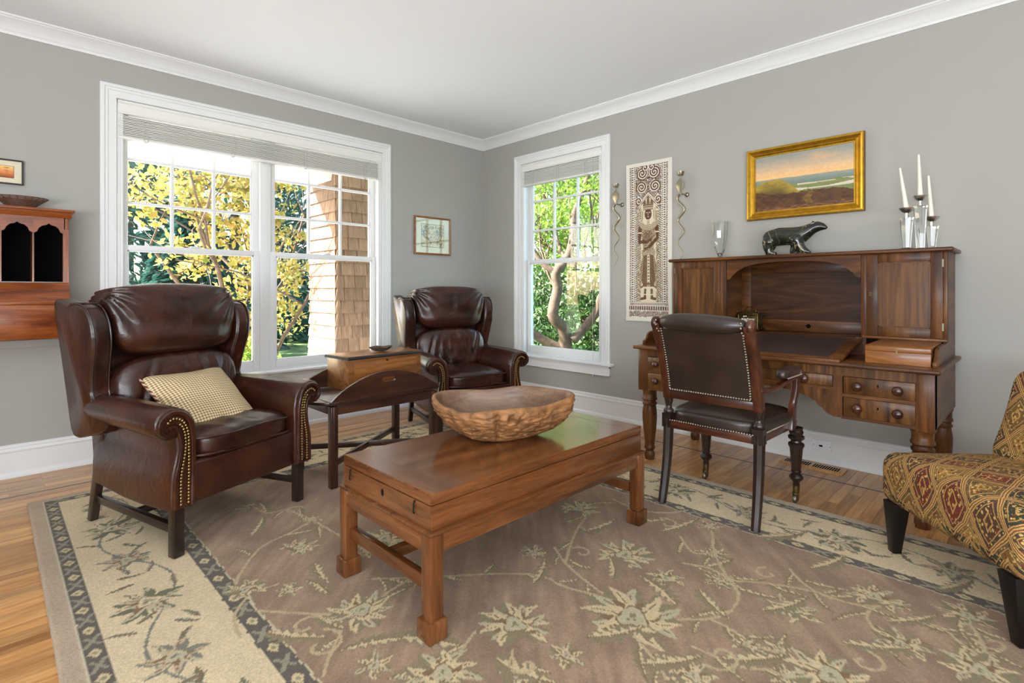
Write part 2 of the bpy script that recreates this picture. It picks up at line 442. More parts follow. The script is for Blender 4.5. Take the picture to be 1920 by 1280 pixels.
# ---------------------------------------------------------------- windows
CASP = [(0,0),(0,.018),(.010,.024),(.022,.024),(.026,.016),(.034,.014),(.040,.018),(.046,.013),(.082,.011),(.086,.014),(.090,.010),(.090,0)]  # (across from outer edge, proud)
def window(name, a0, a1, z0, z1, T, units, cols):
    """T maps (along wall, out of wall towards outside, z) to world."""
    root = sroot(name, T(0.5*(a0+a1), 0, z0))
    def bx(mb, a, b, d0, d1, zz0, zz1):
        p = T(a, d0, zz0); q = T(b, d1, zz1)
        mb.box(p[0], q[0], p[1], q[1], p[2], q[2]); return mb
    def prof(mb, fr, to, mapf):
        n = len(CASP); vs = [T(*mapf(fr, c)) for c in CASP]+[T(*mapf(to, c)) for c in CASP]
        fs = [list(range(n))[::-1], list(range(n, 2*n))]+[[i, (i+1) % n, n+(i+1) % n, n+i] for i in range(n)]
        mb.add(vs, fs)
    cw = .09
    # casing: mitred three sides
    c = MB(); o0, o1, oz = a0-cw, a1+cw, z1+cw
    for side in (0, 1):
        def mp(end, cc, side=side):
            a = (o0+cc[0]) if side == 0 else (o1-cc[0])
            return (a, -cc[1], z0 if end == 0 else oz-cc[0])
        prof(c, 0, 1, mp)
    def mp(end, cc): return ((o0+cc[0]) if end == 0 else (o1-cc[0]), -cc[1], oz-cc[0])
    prof(c, 0, 1, mp)
    c.build('casing', M['trim'], root, smooth=30, world=True)
    # stool and apron
    s = MB(); bx(s, a0-cw-.035, a1+cw+.035, -.055, .05, z0-.012, z0+.012); s.build('stool', M['trim'], root, bevel=.008, seg=3, world=True)
    s = MB(); bx(s, a0-cw, a1+cw, -.022, 0, z0-.10, z0-.012); bx(s, a0-cw, a1+cw, -.032, 0, z0-.034, z0-.012); bx(s, a0-cw, a1+cw, -.027, 0, z0-.10, z0-.09)
    s.build('apron', M['trim'], root, bevel=.003, world=True)
    # jamb frame
    j = MB(); bx(j, a0, a0+.022, 0, .16, z0, z1); bx(j, a1-.022, a1, 0, .16, z0, z1); bx(j, a0, a1, 0, .16, z1-.022, z1); bx(j, a0, a1, .04, .17, z0, z0+.025)
    bx(j, a0+.022, a0+.036, .0, .045, z0, z1); bx(j, a1-.036, a1-.022, .0, .045, z0, z1)
    j.build('jamb', M['trim'], root, bevel=.002, world=True)
    iz0, iz1, zm = z0+.025, z1-.022, 1.415
    for ui, (u0, u1) in enumerate(units):
        if ui > 0:
            mm = MB(); bx(mm, units[ui-1][1], u0, .048, .16, z0, z1); bx(mm, units[ui-1][1]+.018, u0-.018, .046, .048, z0, z1)
            mm.build('mullion', M['trim'], root, bevel=.003, world=True)
        # lower sash (inner) and upper sash (outer)
        for nm, d0, d1, s0, s1, rb, rt in (('lower_sash', .052, .088, iz0, zm+.02, .062, .036), ('upper_sash', .092, .126, zm-.022, iz1, .036, .05)):
            st = .046
            f = MB()
            bx(f, u0, u0+st, d0, d1, s0, s1); bx(f, u1-st, u1, d0, d1, s0, s1); bx(f, u0+st, u1-st, d0, d1, s0, s0+rb); bx(f, u0+st, u1-st, d0, d1, s1-rt, s1)
            fo = f.build(nm, M['trim'], root, bevel=.003, world=True)
            g0, g1, h0, h1 = u0+st, u1-st, s0+rb, s1-rt
            # inner bead
            f = MB(); e = .009
            bx(f, g0, g0+e, d0+.008, d1-.008, h0, h1); bx(f, g1-e, g1, d0+.008, d1-.008, h0, h1); bx(f, g0, g1, d0+.008, d1-.008, h0, h0+e); bx(f, g0, g1, d0+.008, d1-.008, h1-e, h1)
            f.build('glazing_bead', M['trim'], fo, world=True)
            dm = (d0+d1)/2
            if nm == 'upper_sash':
                nr = 3; hw = .0105
                f = MB()
                for i in range(1, cols):
                    a = g0+(g1-g0)*i/cols; bx(f, a-hw, a+hw, dm-.014, dm+.012, h0, h1)
                for i in range(1, nr):
                    z = h0+(h1-h0)*i/nr; bx(f, g0, g1, dm-.0141, dm+.0119, z-hw, z+hw)
                f.build('muntin_grille', M['trim'], fo, bevel=.003, world=True)
                for i in range(cols):
                    for k in range(nr):
                        f = MB(); bx(f, g0+(g1-g0)*i/cols+hw, g0+(g1-g0)*(i+1)/cols-hw, dm-.002, dm+.002, h0+(h1-h0)*k/nr+hw, h0+(h1-h0)*(k+1)/nr-hw)
                        f.build('pane', M['glass'], fo, world=True)
            else:
                f = MB(); bx(f, g0+.004, g1-.004, dm-.002, dm+.002, h0+.004, h1-.004); f.build('pane', M['glass'], fo, world=True)
                f = MB(); bx(f, (g0+g1)/2-.03, (g0+g1)/2+.03, d0-.004, d0+.02, s1, s1+.012); f.build('sash_lock', M['trim'], fo, bevel=.002, world=True)
    return root
T1 = lambda a, d, z: (a, d, z)
T2 = lambda a, d, z: (d, a, z)
w1 = window('window_1', W1[0], W1[1], W1[2], W1[3], T1, [(W1[0]+.022, -2.335), (-2.255, W1[1]-.022)], 3)
w2 = window('window_2', W2[0], W2[1], W2[2], W2[3], T2, [(W2[0]+.022, W2[1]-.022)], 3)

# ---------------------------------------------------------------- raised blinds
def blind(label, a0, a1, ztop, zv, zbot, T, cords, nsl, pull):
    root = thing('window_blind', label, 'blind', T((a0+a1)/2, .02, zbot), 0, 'white wooden blinds raised at the windows')
    def bx(mb, a, b, d0, d1, zz0, zz1):
        p = T(a, d0, zz0); q = T(b, d1, zz1); mb.box(p[0], q[0], p[1], q[1], p[2], q[2]); return mb
    v = MB(); pr = [(-.006,ztop),(-.014,ztop-.004),(-.016,ztop-.018),(-.010,ztop-.026),(-.012,ztop-.034),(-.004,zv+.016),(-.010,zv+.008),(-.008,zv),(.002,zv),(.002,ztop)]
    n = len(pr)
    vs = [T(a0, d, z) for d, z in pr]+[T(a1, d, z) for d, z in pr]
    v.add(vs, [list(range(n))[::-1], list(range(n, 2*n))]+[[i, (i+1) % n, n+(i+1) % n, n+i] for i in range(n)])
    v.build('valance', M['blind'], root, smooth=30, world=True)
    bx(MB(), a0+.004, a1-.004, .004, .045, zv+.02, ztop-.002).build('headrail', M['blind'], root, world=True)
    z = zbot
    r = MB(); bx(r, a0+.006, a1-.006, -.008, .044, z, z+.016); r.build('bottom_rail', M['blind'], root, bevel=.003, world=True)
    z += .018; dz = (zv-.006-z)/nsl
    rnd = random.Random(3)
    for i in range(nsl):
        j = rnd.uniform(-.004, .003)
        s = MB(); bx(s, a0+.006, a1-.006, -.006+j, .043+j, z+i*dz, z+i*dz+min(.0042, dz*.5)); s.build('slat', M['blind'], root, world=True)
    for c in cords:
        k = MB()
        for q in (-.012, .012):
            k.tube([T(c+q+rnd.uniform(-.002, .002), -.0125-.002*(i % 2), zbot-.004+(zv-zbot)*i/12) for i in range(13)], .0016, 5)
        k.box(*sum(zip(T(c-.008, -.014, zbot-.01), T(c+.008, -.009, zbot+.002)), ()))
        k.build('ladder_cord', M['cord'], root, world=True)
    k = MB(); a, zb = pull
    k.tube([T(a, -.016, zv), T(a, -.018, (zv+zb)/2), T(a, -.016, zb)], .0014, 5)
    co = k.build('pull_cord', M['cord'], root, world=True)
    p = T(a, -.016, zb)
    MB().lathe([(.002,0),(.006,-.008),(.007,-.024),(.003,-.032)], p, 8).build('tassel', M['plastic'], co, smooth=40, world=True)
blind('wide white blind bunched up at the top of the double window', W1[0]+.004, W1[1]-.004, 2.402, 2.312, 2.145, T1, (-3.108, -2.554, -1.992, -1.44), 13, (-1.33, .87))
blind('narrow white blind raised at the top of the single window', W2[0]+.004, W2[1]-.004, 2.402, 2.325, 2.178, T2, (-.755, -1.083, -1.42), 12, (-1.50, .385))

# ---------------------------------------------------------------- outlets and floor vent
def outlet(label, yc, zc, w, h, dark):
    r = thing('wall_outlet', label, 'outlet', (-.016, yc, zc), 0, 'outlets in the right baseboard')
    MB().box(-.024, -.0145, yc-w/2, yc+w/2, zc-h/2, zc+h/2).build('cover_plate', M['plastic'], r, bevel=.003, world=True)
    ins = MB().box(-.027, -.022, yc-w*.3, yc+w*.3, zc-h*.27, zc+h*.27).build('socket_face', M['plastic'], r, bevel=.002, world=True)
    s = MB()
    for q in dark: s.box(-.0278, -.0265, yc+q[0]-q[2], yc+q[0]+q[2], zc+q[1]-q[3], zc+q[1]+q[3])
    s.build('slot', M['black'], ins, world=True)
    for e in (-.42, .42):
        MB().lathe([(.003,0),(.003,.001)], (-.0245, yc+w*e, zc), 8, ax='x').build('screw', M['steel'], r, world=True)
outlet('white double outlet in the baseboard behind the turned desk leg', -2.125, .112, .078, .078, [(-.014,.008,.0018,.006),(-.014,-.008,.0018,.006),(.014,.008,.0018,.006),(.014,-.008,.0018,.006),(0,0,.004,.004)])
outlet('wide white jack plate with a dark slot in the baseboard above the floor vent', -3.341, .112, .115, .07, [(.004,0,.010,.006)])
v = thing('floor_vent', 'slotted wooden floor register set in the boards by the right wall', 'vent', (-.135, -3.32, 0))
MB().prism([(-.21,0),(-.065,0),(-.080,.010),(-.195,.010)], 'y', -3.50, -3.14).build('frame', M['floor'], v, world=True, bevel=.001, seg=1)
for g in range(2):
    for i in range(11):
        y = -3.165-g*.165-i*.0135
        MB().box(-.175, -.10, y-.0038, y+.0038, .0095, .0106).build('slot', M['black'], v, world=True)
# ================================================================ OUTSIDE
M['grass'] = plain('lawn', (96,118,60), .9, noise_amt=.35, nscale=3)
M['paving'] = plain('pale_paving', (204,204,204), .8, noise_amt=.12, nscale=4)
M['porchwhite'] = plain('porch_white_paint', (240,240,238), .6)
M['bark'] = plain('tree_bark', (98,78,62), .85, noise_amt=.35, nscale=18, bmp=.6, bscale=40)
M['bark2'] = plain('dark_bark', (96,74,58), .85, noise_amt=.35, nscale=18, bmp=.6, bscale=40)
M['leafY'] = leafmat('yellow_green_leaves', [(150,144,58),(190,168,80),(200,182,112),(150,160,68),(190,146,76),(122,136,52)], .45)
M['leafG'] = leafmat('bright_green_leaves', [(104,138,46),(132,164,60),(150,174,78),(88,126,42)], .55)
M['leafD'] = leafmat('deep_green_leaves', [(44,74,34),(62,92,44),(84,112,54),(36,62,34)], .45)
M['needle'] = leafmat('blue_green_needles', [(30,66,58),(42,84,74),(54,98,84),(28,62,58)], .35)
def shing():
    m, nt, b = newmat('cedar_shingle')
    n1 = N(nt, 'TexNoise'); n1.inputs['Scale'].default_value = 1; n1.inputs['Detail'].default_value = 5
    nt.links.new(coords(nt, (40, 40, 4), 4), n1.inputs['Vector'])
    r = ramp(nt, n1.outputs[0], [(.3, lin((116,90,70))), (.7, lin((150,120,96)))])
    oi = N(nt, 'ObjectInfo'); rv = ramp(nt, oi.outputs['Random'], [(0, (.72,.70,.68)), (1, (1.08,1.06,1.04))])
    mx = N(nt, 'MixRGB', blend_type='MULTIPLY'); mx.inputs[0].default_value = 1
    nt.links.new(r.outputs[0], mx.inputs[1]); nt.links.new(rv.outputs[0], mx.inputs[2]); nt.links.new(mx.outputs[0], b.inputs['Base Color'])
    b.inputs['Roughness'].default_value = .8; bump(nt, b, n1.outputs[0], .3, .004); return m
M['shingle'] = shing()
GZ = -.35
struct(MB().box(-40, 40, -30, 45, GZ-.2, GZ).build('ground', M['grass']))
struct(MB().box(-9, .25, .16, 2.75, GZ, -.06).build('porch_floor', M['paving']))
struct(MB().box(-14, 3.0, 2.75, 7.2, GZ, GZ+.03).build('front_walk', M['paving']))
m = MB().box(-9, .25, .16, 2.38, 2.62, 2.74).box(-9, .15, 1.68, 2.2, 2.45, 2.62)
struct(m.build('porch_roof', M['porchwhite'], bevel=.01))
# shingled porch column
cx0, cx1, cy0, cy1 = -.955, -.20, 1.55, 2.30
pc = thing('porch_column', 'square brown shingled porch column outside the double window', 'column', ((cx0+cx1)/2, (cy0+cy1)/2, -.06))
MB().box(cx0+.03, cx1-.03, cy0+.03, cy1-.03, -.06, 2.45).build('core', M['bark2'], pc, world=True)
EX = .152
sp = {}
rs = random.Random(11)
def shingle(W, M4):
    W = round(W, 2)
    if W not in sp:
        o = MB().prism([(0,0),(-.034,0),(-.008,EX+.03),(0,EX+.03)], 'x', -W/2+.003, W/2-.003).build('shingle', M['shingle'], pc); sp[W] = o
    else:
        o = sp[W].copy(); COL.objects.link(o)
    o.matrix_local = M4
base = Vector(ORG[pc.name])
for r_ in range(17):
    z = -.06+r_*EX
    fl_ = .045*max(0, 1-r_/6)**2
    for face in (0, 1):
        x = cx0-.01 if face == 0 else cy0-.01
        end = cx1 if face == 0 else cy1
        first = True
        while x < end-.02:
            W = rs.choice((.14, .17, .2, .24)); 
            if first: W = rs.choice((.08, .12, .17)); first = False
            W = min(W, end-x)
            if W < .03: break
            c = x+W/2; x += W
            if face == 0: T = Matrix.Translation(Vector((c, cy0+.03-fl_, z))-base)
            else: T = Matrix.Translation(Vector((cx0+.03-fl_, c, z))-base) @ Matrix.Rotation(-PI/2, 4, 'Z')
            shingle(W, T)

def leaves(mb, pts, size, rnd, fold=.35, asp=.62):
    for c in pts:
        s = size*rnd.uniform(.6, 1.25); w = s*asp
        R = Matrix.Rotation(rnd.uniform(0, 2*PI), 4, 'Z') @ Matrix.Rotation(rnd.gauss(.3, .7), 4, 'X') @ Matrix.Rotation(rnd.gauss(0, .6), 4, 'Y')
        T = Matrix.Translation(c) @ R
        z = fold*w*.5
        mb.add([(0,0,0),(w*.5,s*.35,z),(w*.38,s*.7,z*.8),(0,s,0),(-w*.38,s*.7,z*.8),(-w*.5,s*.35,z)], [(0,1,2,3),(0,3,4,5)], T)
def crown(rnd, blobs, ncl, per, spread):
    pts = []
    tot = sum(b[3]*b[4]*b[5] for b in blobs)
    for bx_, by_, bz_, rx, ry, rz_ in blobs:
        for i in range(int(ncl*(rx*ry*rz_)/tot)):
            while True:
                d = Vector((rnd.uniform(-1,1), rnd.uniform(-1,1), rnd.uniform(-1,1)))
                if d.length < 1: break
            c = Vector((bx_+d.x*rx, by_+d.y*ry, bz_+d.z*rz_))
            for k in range(per): pts.append(c+Vector((rnd.gauss(0, spread), rnd.gauss(0, spread), rnd.gauss(0, spread*.6))))
    return pts
def branchy(mb, rnd, p, d, r, L, depth, kink=.35):
    pts = [p.copy()]; rad = [r]; n = 5
    q = p.copy(); dd = d.normalized()
    for i in range(n):
        dd = (dd+Vector((rnd.gauss(0, kink), rnd.gauss(0, kink), rnd.gauss(.05, kink*.6)))*.5).normalized()
        q = q+dd*L/n; pts.append(q.copy()); rad.append(r*(1-.55*(i+1)/n))
    mb.tube(pts, rad, 7 if r > .03 else 5)
    if depth > 0:
        for k in range(3):
            i = rnd.randint(2, n)
            nd = (dd+Vector((rnd.gauss(0, .7), rnd.gauss(0, .7), rnd.gauss(.25, .45)))).normalized()
            branchy(mb, rnd, pts[i], nd, rad[i]*.72, L*.68, depth-1, kink)
def tree(name, label, base, stems, blobs, ncl, per, spread, size, leaf, bark, seed, depth=2, group='trees and shrubs outside the windows', kink=.35):
    rnd = random.Random(seed)
    t = thing(name, label, 'tree', base, 0, group)
    tb = MB()
    for (dx, dy, dz, r, L) in stems: branchy(tb, rnd, Vector(base)+Vector((rnd.gauss(0, .06), rnd.gauss(0, .06), -.1)), Vector((dx, dy, dz)), r, L, depth, kink)
    tb.build('trunk', M[bark], t, smooth=60, world=True, fixn=False)
    lb = MB(); leaves(lb, crown(rnd, blobs, ncl, per, spread), size, rnd)
    f = lb.build('foliage', M[leaf], t, world=True, fixn=False); f['kind'] = 'stuff'
    return t
# golden leaved tree by the porch
tree('ornamental_tree', 'multi-stemmed tree with yellow-green leaves close beyond the double window', (-1.0, 4.0, GZ),
     [(-.3,.1,1,.05,2.6),(-.05,.0,1,.045,2.9),(.12,.1,1,.04,2.7),(-.55,-.1,1,.045,2.6),(.05,-.2,1,.035,2.6),(-.2,.25,1,.04,3)],
     [(-1.50,3.9,2.15,.60,.6,.95),(-2.25,3.8,2.35,.55,.5,.55),(-1.35,3.9,.85,.42,.5,.95),(-.70,4.0,1.5,.42,.5,1.3),(-1.1,4.0,3.0,1.2,.6,.5),(-1.2,4.0,.1,.5,.5,.4),(-2.0,3.9,1.55,.35,.4,.25)],
     330, 15, .085, .10, 'leafY', 'bark', 5, 2)
for i, (x, y, h, r, sd_) in enumerate(((-2.4,10.8,9.0,2.6,1),(1.0,11.6,9.5,2.6,2),(4.2,12.6,9.5,2.7,3),(-.6,17,13,3.6,4),(6.6,17,13,3.6,6),(-.9,8.0,3.4,1.5,8))):
    rnd = random.Random(sd_*13)
    lab = ('leftmost tall blue-green evergreen beyond the yellow-leaved tree', 'tall blue-green evergreen in the middle of the double window view', 'blue-green evergreen behind the stems beside the shingled column',
           'farthest tall evergreen rising behind the others at left', 'farthest tall evergreen just left of the shingled porch column', 'low dark evergreen seen above the front armchair')[i]
    t = thing('evergreen_tree', lab, 'tree', (x, y, GZ), 0, 'evergreens beyond the porch')
    MB().tube([(x,y,GZ-.1),(x+.05,y,GZ+h*.5),(x,y,GZ+h*.96)], [.16,.1,.02], 8).build('trunk', M['bark2'], t, world=True, smooth=60)
    mb = MB()
    for k in range(2600):
        u = rnd.random()**1.35
        z = GZ+.1+u*(h-.1); rr = r*(1-u)**.8*(.45+.55*rnd.random()**.4); a = rnd.uniform(0, 2*PI)
        c = Vector((x+rr*math.cos(a), y+rr*math.sin(a), z-.15*rr))
        T = Matrix.Translation(c) @ Matrix.Rotation(a-PI/2+rnd.gauss(0, .5), 4, 'Z') @ Matrix.Rotation(rnd.gauss(-.45, .35), 4, 'X') @ Matrix.Rotation(rnd.gauss(0, .5), 4, 'Y')
        s = rnd.uniform(.28, .55)
        mb.add([(0,-s*.5,0),(s*.17,-s*.1,.03),(s*.12,s*.2,.02),(0,s*.5,-.04),(-s*.12,s*.2,.02),(-s*.17,-s*.1,.03)], [(0,1,2,3),(0,3,4,5)], T)
    f = mb.build('foliage', M['needle'], t, world=True, fixn=False); f['kind'] = 'stuff'
# twisted tree outside the single window
rnd = random.Random(21)
tt = thing('twisted_tree', 'gnarled bare-trunked tree with bent limbs outside the single window', 'tree', (3.0, 1.3, GZ), 0, 'trees and shrubs outside the windows')
tb = MB()
tr = crom([(3.05,1.25,GZ-.1),(3.0,1.3,.2),(2.9,1.28,.5),(2.72,1.35,.72),(2.78,1.30,1.15),(2.74,1.30,1.42),(2.90,1.22,1.62),(2.98,1.15,1.95),(3.0,1.12,2.4),(3.15,1.0,2.9),(3.2,.9,3.6),(3.1,.8,4.6)], 5)
tb.tube(tr, [.115*(1-.70*min(1, i/len(tr)*1.05)) for i in range(len(tr))], 9)
for pts, r0 in (([(3.0,1.3,.1),(2.75,1.6,.3),(2.55,1.85,.55),(2.45,2.0,.95),(2.5,2.2,1.5)], .09),
                ([(2.74,1.3,1.42),(2.6,1.5,1.6),(2.5,1.7,2.0),(2.55,1.8,2.6)], .055),
                ([(3.0,1.15,.3),(3.3,.9,.75),(3.25,.75,1.05),(3.4,.5,1.15),(3.5,.3,1.5)], .08),
                ([(3.25,.75,1.05),(3.1,.6,1.3),(3.2,.5,1.6)], .045), ([(2.9,1.2,1.62),(3.05,1.5,1.9),(3.1,1.7,2.5)], .04)):
    pp = crom(pts, 5); tb.tube(pp, [r0*(1-.6*i/len(pp)) for i in range(len(pp))], 8)
for k in range(26):
    a = Vector((rnd.uniform(2.8,4.2), rnd.uniform(-.2,3.2), rnd.uniform(1.0,2.2)))
    branchy(tb, rnd, a, Vector((rnd.gauss(0,.5), rnd.gauss(0,.6), 1)), rnd.uniform(.012,.028), rnd.uniform(.9,1.8), 1, .3)
tb.build('trunk', M['bark'], tt, smooth=60, world=True, fixn=False)
lb = MB(); leaves(lb, crown(rnd, [(3.6,1.5,3.2,1.8,2.2,1.3),(4.2,1.2,2.1,1.0,2.2,.8)], 700, 11, .13), .085, rnd)
f = lb.build('foliage', M['leafG'], tt, world=True, fixn=False); f['kind'] = 'stuff'
tree('leafy_tree', 'light green leafy tree standing behind the gnarled tree', (6.0, 3.0, GZ), [(0,0,1,.09,4),(.3,.2,1,.05,3.5),(-.3,.1,1,.05,3.5)], [(6.4,3.4,3.6,1.6,3.6,2.6),(6.8,6.0,3.6,1.6,2.6,2.6),(6.0,.5,3.2,1.4,2.0,2.2)], 1000, 12, .2, .16, 'leafG', 'bark2', 31, 2)
tree('garden_shrub', 'dark green shrub low behind the gnarled tree', (4.9, 1.8, GZ), [(0,0,1,.03,1),(.4,.3,1,.02,1)], [(5.0,1.6,.6,.7,2.4,1.1),(4.8,3.6,.6,.8,1.6,1.2),(4.4,-.4,.5,.6,1.0,.9)], 560, 12, .13, .12, 'leafD', 'bark2', 41, 1)
tree('garden_shrub', 'small leafy shrub at the foot of the shingled column', (-1.35, 3.1, GZ), [(0,0,1,.015,.6)], [(-1.35,3.1,.0,.3,.3,.4)], 50, 12, .08, .09, 'leafG', 'bark2', 43, 1)
# ================================================================ WING ARMCHAIRS
def gsn(x, w): return math.exp(-(x/w)**2)
def wing_chair():
    t = thing('wing_armchair', 'x', 'armchair', (0,0,0), 0, 'brown leather wing armchairs')
    L = M['leather']; D = M['stem_dark']
    for s in (-1, 1):
        MB().box(s*.302, s*.346, -.362, -.318, 0, .235).build('leg', D, t, bevel=.004)
    for s in (-1, 1):
        MB().prism([(.345,.235),(.295,.235),(.36,0),(.40,0)], 'x', s*.302, s*.345).build('leg', D, t, bevel=.004)
    for s in (-1, 1):
        MB().box(s*.308, s*.336, -.32, .345, .095, .13).build('stretcher', D, t, bevel=.003)
    MB().box(-.31, .31, -.02, .012, .098, .127).build('stretcher', D, t, bevel=.003)
    # upholstered base with front panel
    MB().box(-.272, .272, -.372, .31, .205, .385).build('seat_base', L, t, bevel=.018, seg=3)
    for s in (-1, 1):
        pr = [(.268,.205),(.266,.30),(.262,.50),(.272,.56),(.295,.600),(.325,.622)]
        for i in range(0, 13):
            a = math.radians(118-i*19.5); pr.append((.378+.062*math.cos(a), .565+.064*math.sin(a)))
        pr += [(.352,.490),(.348,.455),(.356,.41),(.368,.36),(.374,.30),(.374,.205)]
        m = MB(); n = len(pr); ys = [-.385,-.30,-.15,0,.12,.24,.31]
        vs = []
        for k, y in enumerate(ys):
            for (x, z) in pr:
                zz = z+(.012*math.sin(PI*k/6) if z > .5 else 0)
                bot = .0
                if z < .21: zz = z-.018*math.sin(PI*min(1, max(0, (y+.30)/.5)))*(0.6)
                vs.append((s*(x-(.028*max(0, y+.05) if x > .34 else 0)), y, zz))
        fs = [list(range(n)), list(range((len(ys)-1)*n, len(ys)*n))]
        for k in range(len(ys)-1):
            for i in range(n): j = (i+1) % n; fs.append([k*n+i, k*n+j, (k+1)*n+j, (k+1)*n+i])
        m.add(vs, fs)
        arm = m.build('arm', L, t, bevel=.012, seg=3, smooth=50)
        # rounded welt framing the arm front
        path = crom([(s*.287,-.386,.215),(s*.285,-.386,.42),(s*.292,-.387,.53),(s*.318,-.388,.592),(s*.372,-.388,.612),(s*.418,-.388,.585),(s*.422,-.388,.545),(s*.395,-.388,.520)], 6)
        m = MB(); m.tube(path, .012, 6)
        path2 = crom([(s*.358,-.386,.215),(s*.358,-.386,.33),(s*.340,-.387,.42),(s*.334,-.388,.48),(s*.345,-.388,.53),(s*.368,-.388,.555),(s*.388,-.388,.548)], 6)
        m.tube(path2, .010, 6)
        m.build('welt', L, arm, smooth=60)
        m = MB()
        def nails(path, off):
            d = 0; last = Vector(path[0]); acc = 0
            P = [Vector(p) for p in path]
            for i in range(1, len(P)):
                seg = (P[i]-P[i-1]).length; pos = 0
                while acc+seg-pos >= .0135:
                    pos += .0135-acc; acc = 0
                    q = P[i-1].lerp(P[i], pos/seg)
                    m.ball((q.x+off, q.y-.010, q.z), .0062, 7, 4, sc=(1,.7,1))
                acc += seg-pos
        nails(crom([(s*.306,-.382,.215),(s*.304,-.382,.42),(s*.308,-.382,.52),(s*.332,-.382,.573),(s*.372,-.382,.588),(s*.400,-.382,.566)], 6), 0)
        nails(crom([(s*.338,-.382,.215),(s*.337,-.382,.34),(s*.322,-.382,.43),(s*.318,-.382,.49),(s*.330,-.382,.545),(s*.352,-.382,.566)], 6), 0)
        stuff_(m.build('nailhead_trim', M['nail'], arm, smooth=60))
        # wing
        ol = crom([(.345,.46,0),(.385,.80,0),(.405,1.045,0),(.365,1.062,0),(.30,1.045,0),(.23,1.05,0),(.16,1.03,0),(.118,.97,0),(.110,.88,0),(.135,.78,0),(.155,.70,0),(.155,.63,0),(.09,.585,0),(.06,.545,0),(.10,.48,0),(.22,.445,0)], 4, True)
        m = MB(); pts = [(p.x, p.y) for p in ol]; n = len(pts)
        lay = [(.292,.90),(.300,.975),(.318,1.0),(.352,1.0),(.372,.975),(.382,.90)]
        cy, cz = .245, .76; vs = []
        for x, sc in lay:
            for (y, z) in pts:
                fl = .030*max(0, (z-.55)/.5)
                vs.append((s*(x+fl+.02*max(0, .25-y)), cy+(y-cy)*sc, cz+(z-cz)*(1-(1-sc)*.35)))
        fs = [list(range(n)), list(range(5*n, 6*n))]
        for k in range(5):
            for i in range(n): j = (i+1) % n; fs.append([k*n+i, k*n+j, (k+1)*n+j, (k+1)*n+i])
        m.add(vs, fs)
        w = m.build('wing', L, t, smooth=75)
        m = MB()
        for x in (.304, .372):
            k = [i for i, p in enumerate(pts) if .30 > p[0] and p[1] > .5]
            m.tube([(s*(x+.030*max(0, (pts[i][1]-.55)/.5)+.02*max(0, .25-pts[i][0])), cy+(pts[i][0]-cy)*.993, pts[i][1]) for i in k], .004, 5)
        for q in (.28, .215, .165):
            m.tube([(s*(x+.030), q, 1.046+.006*math.sin((x-.3)/.08*PI)) for x in (.30,.32,.345,.372)], .0035, 5)
        m.build('piping', L, w, smooth=60)
    # back shell
    MB().prism([(.20,.36),(.30,1.05),(.375,1.04),(.345,.62),(.335,.215),(.29,.215)], 'x', -.345, .345).build('back_shell', L, t, bevel=.02, seg=3)
    # head cushion with gathered corners and a centre crease
    def hf(q, u):
        x, y, z = q
        k = 0
        for sx in (-1, 1):
            dx = x-sx*.33; dz = z-.14
            ang = math.atan2(dz, -sx*dx if abs(dx) > 1e-6 else 1e-6); r = math.hypot(dx, dz)
            k += .009*math.sin(ang*14+r*9)*math.exp(-(r/.20)**2)
        k -= .018*gsn(x-.010*math.sin(z*40), .008)*gsn(z-.045, .075); k += .006*gsn(x-.03, .018)*gsn(z-.045, .08)
        k += .004*math.sin(z*38+x*5)*gsn(z+.06, .08)
        f = 1+.06*(z/.17) 
        y2 = y-.015*(1-(x/.31)**2)
        n = Vector((u.x/.31, u.y/.12, u.z/.175)).normalized()
        return Vector((x*f, y2, z)) + n*k
    RT = Matrix.Rotation(math.radians(-9), 4, 'X')
    MB().cushion((0,0,0), (.322,.125,.178), 4.2, 44, hf, Matrix.Translation((0,.212,.962)) @ RT).build('head_cushion', L, t, smooth=80)
    def lf(q, u):
        x, y, z = q; k = 0
        for j, (a, bz) in enumerate(((-.22,.3),(-.15,.2),(-.08,-.1),(-.01,.35),(.06,-.25),(.13,.1),(.21,.4))):
            k -= .012*gsn(x-a-bz*z, .010)*(.5+.5*math.tanh((.12-abs(z))*30))
            k += .004*gsn(x-a-.03-bz*z, .018)
        n = Vector((u.x/.28, u.y/.09, u.z/.15)).normalized()
        return Vector((x*(1-.10*max(0, z/.15)**2), y-.015*(1-(x/.34)**2), z)) + n*k
    MB().cushion((0,0,0), (.335,.085,.165), 3.8, 40, lf, Matrix.Translation((0,.148,.632)) @ Matrix.Rotation(math.radians(-8), 4, 'X')).build('lumbar_cushion', L, t, smooth=80)
    def sf(q, u):
        x, y, z = q
        n = noise.noise(Vector((x*9, y*9, z*6)))
        zz = z+(.018*(1-(x/.28)**2)*(1-(y/.33)**2) if z > 0 else 0)+.004*n
        if y < -.15: zz += .004*math.sin(x*45+y*20)*(1 if z > 0 else .3)
        return Vector((x, y, zz))
    sc = MB().cushion((0,-.075,.432), (.262,.318,.064), 5.0, 24, sf).build('seat_cushion', L, t, smooth=80)
    m = MB()
    for z, r in ((.470,.0055), (.396,.0055)):
        m.tube([(x, -.388+.045*(abs(x)/.26)**8, z+.003*math.sin(x*20)) for x in [(-.252+.504*i/24) for i in range(25)]], r, 6)
    m.build('piping', L, sc, smooth=60)
    # the frame narrows towards the back
    def taper(o):
        if o.type == 'MESH':
            for v in o.data.vertices:
                w = min(1, max(0, (v.co.y+.30)/.70))*min(1, max(0, (1.0-v.co.z)/.55))
                v.co.x *= 1-(.03 if 'wing' in o.name or (o.parent and 'wing' in o.parent.name and o.parent is not t) else .20)*w
        for ch in o.children: taper(ch)
    taper(t)
    return t
c1 = wing_chair()
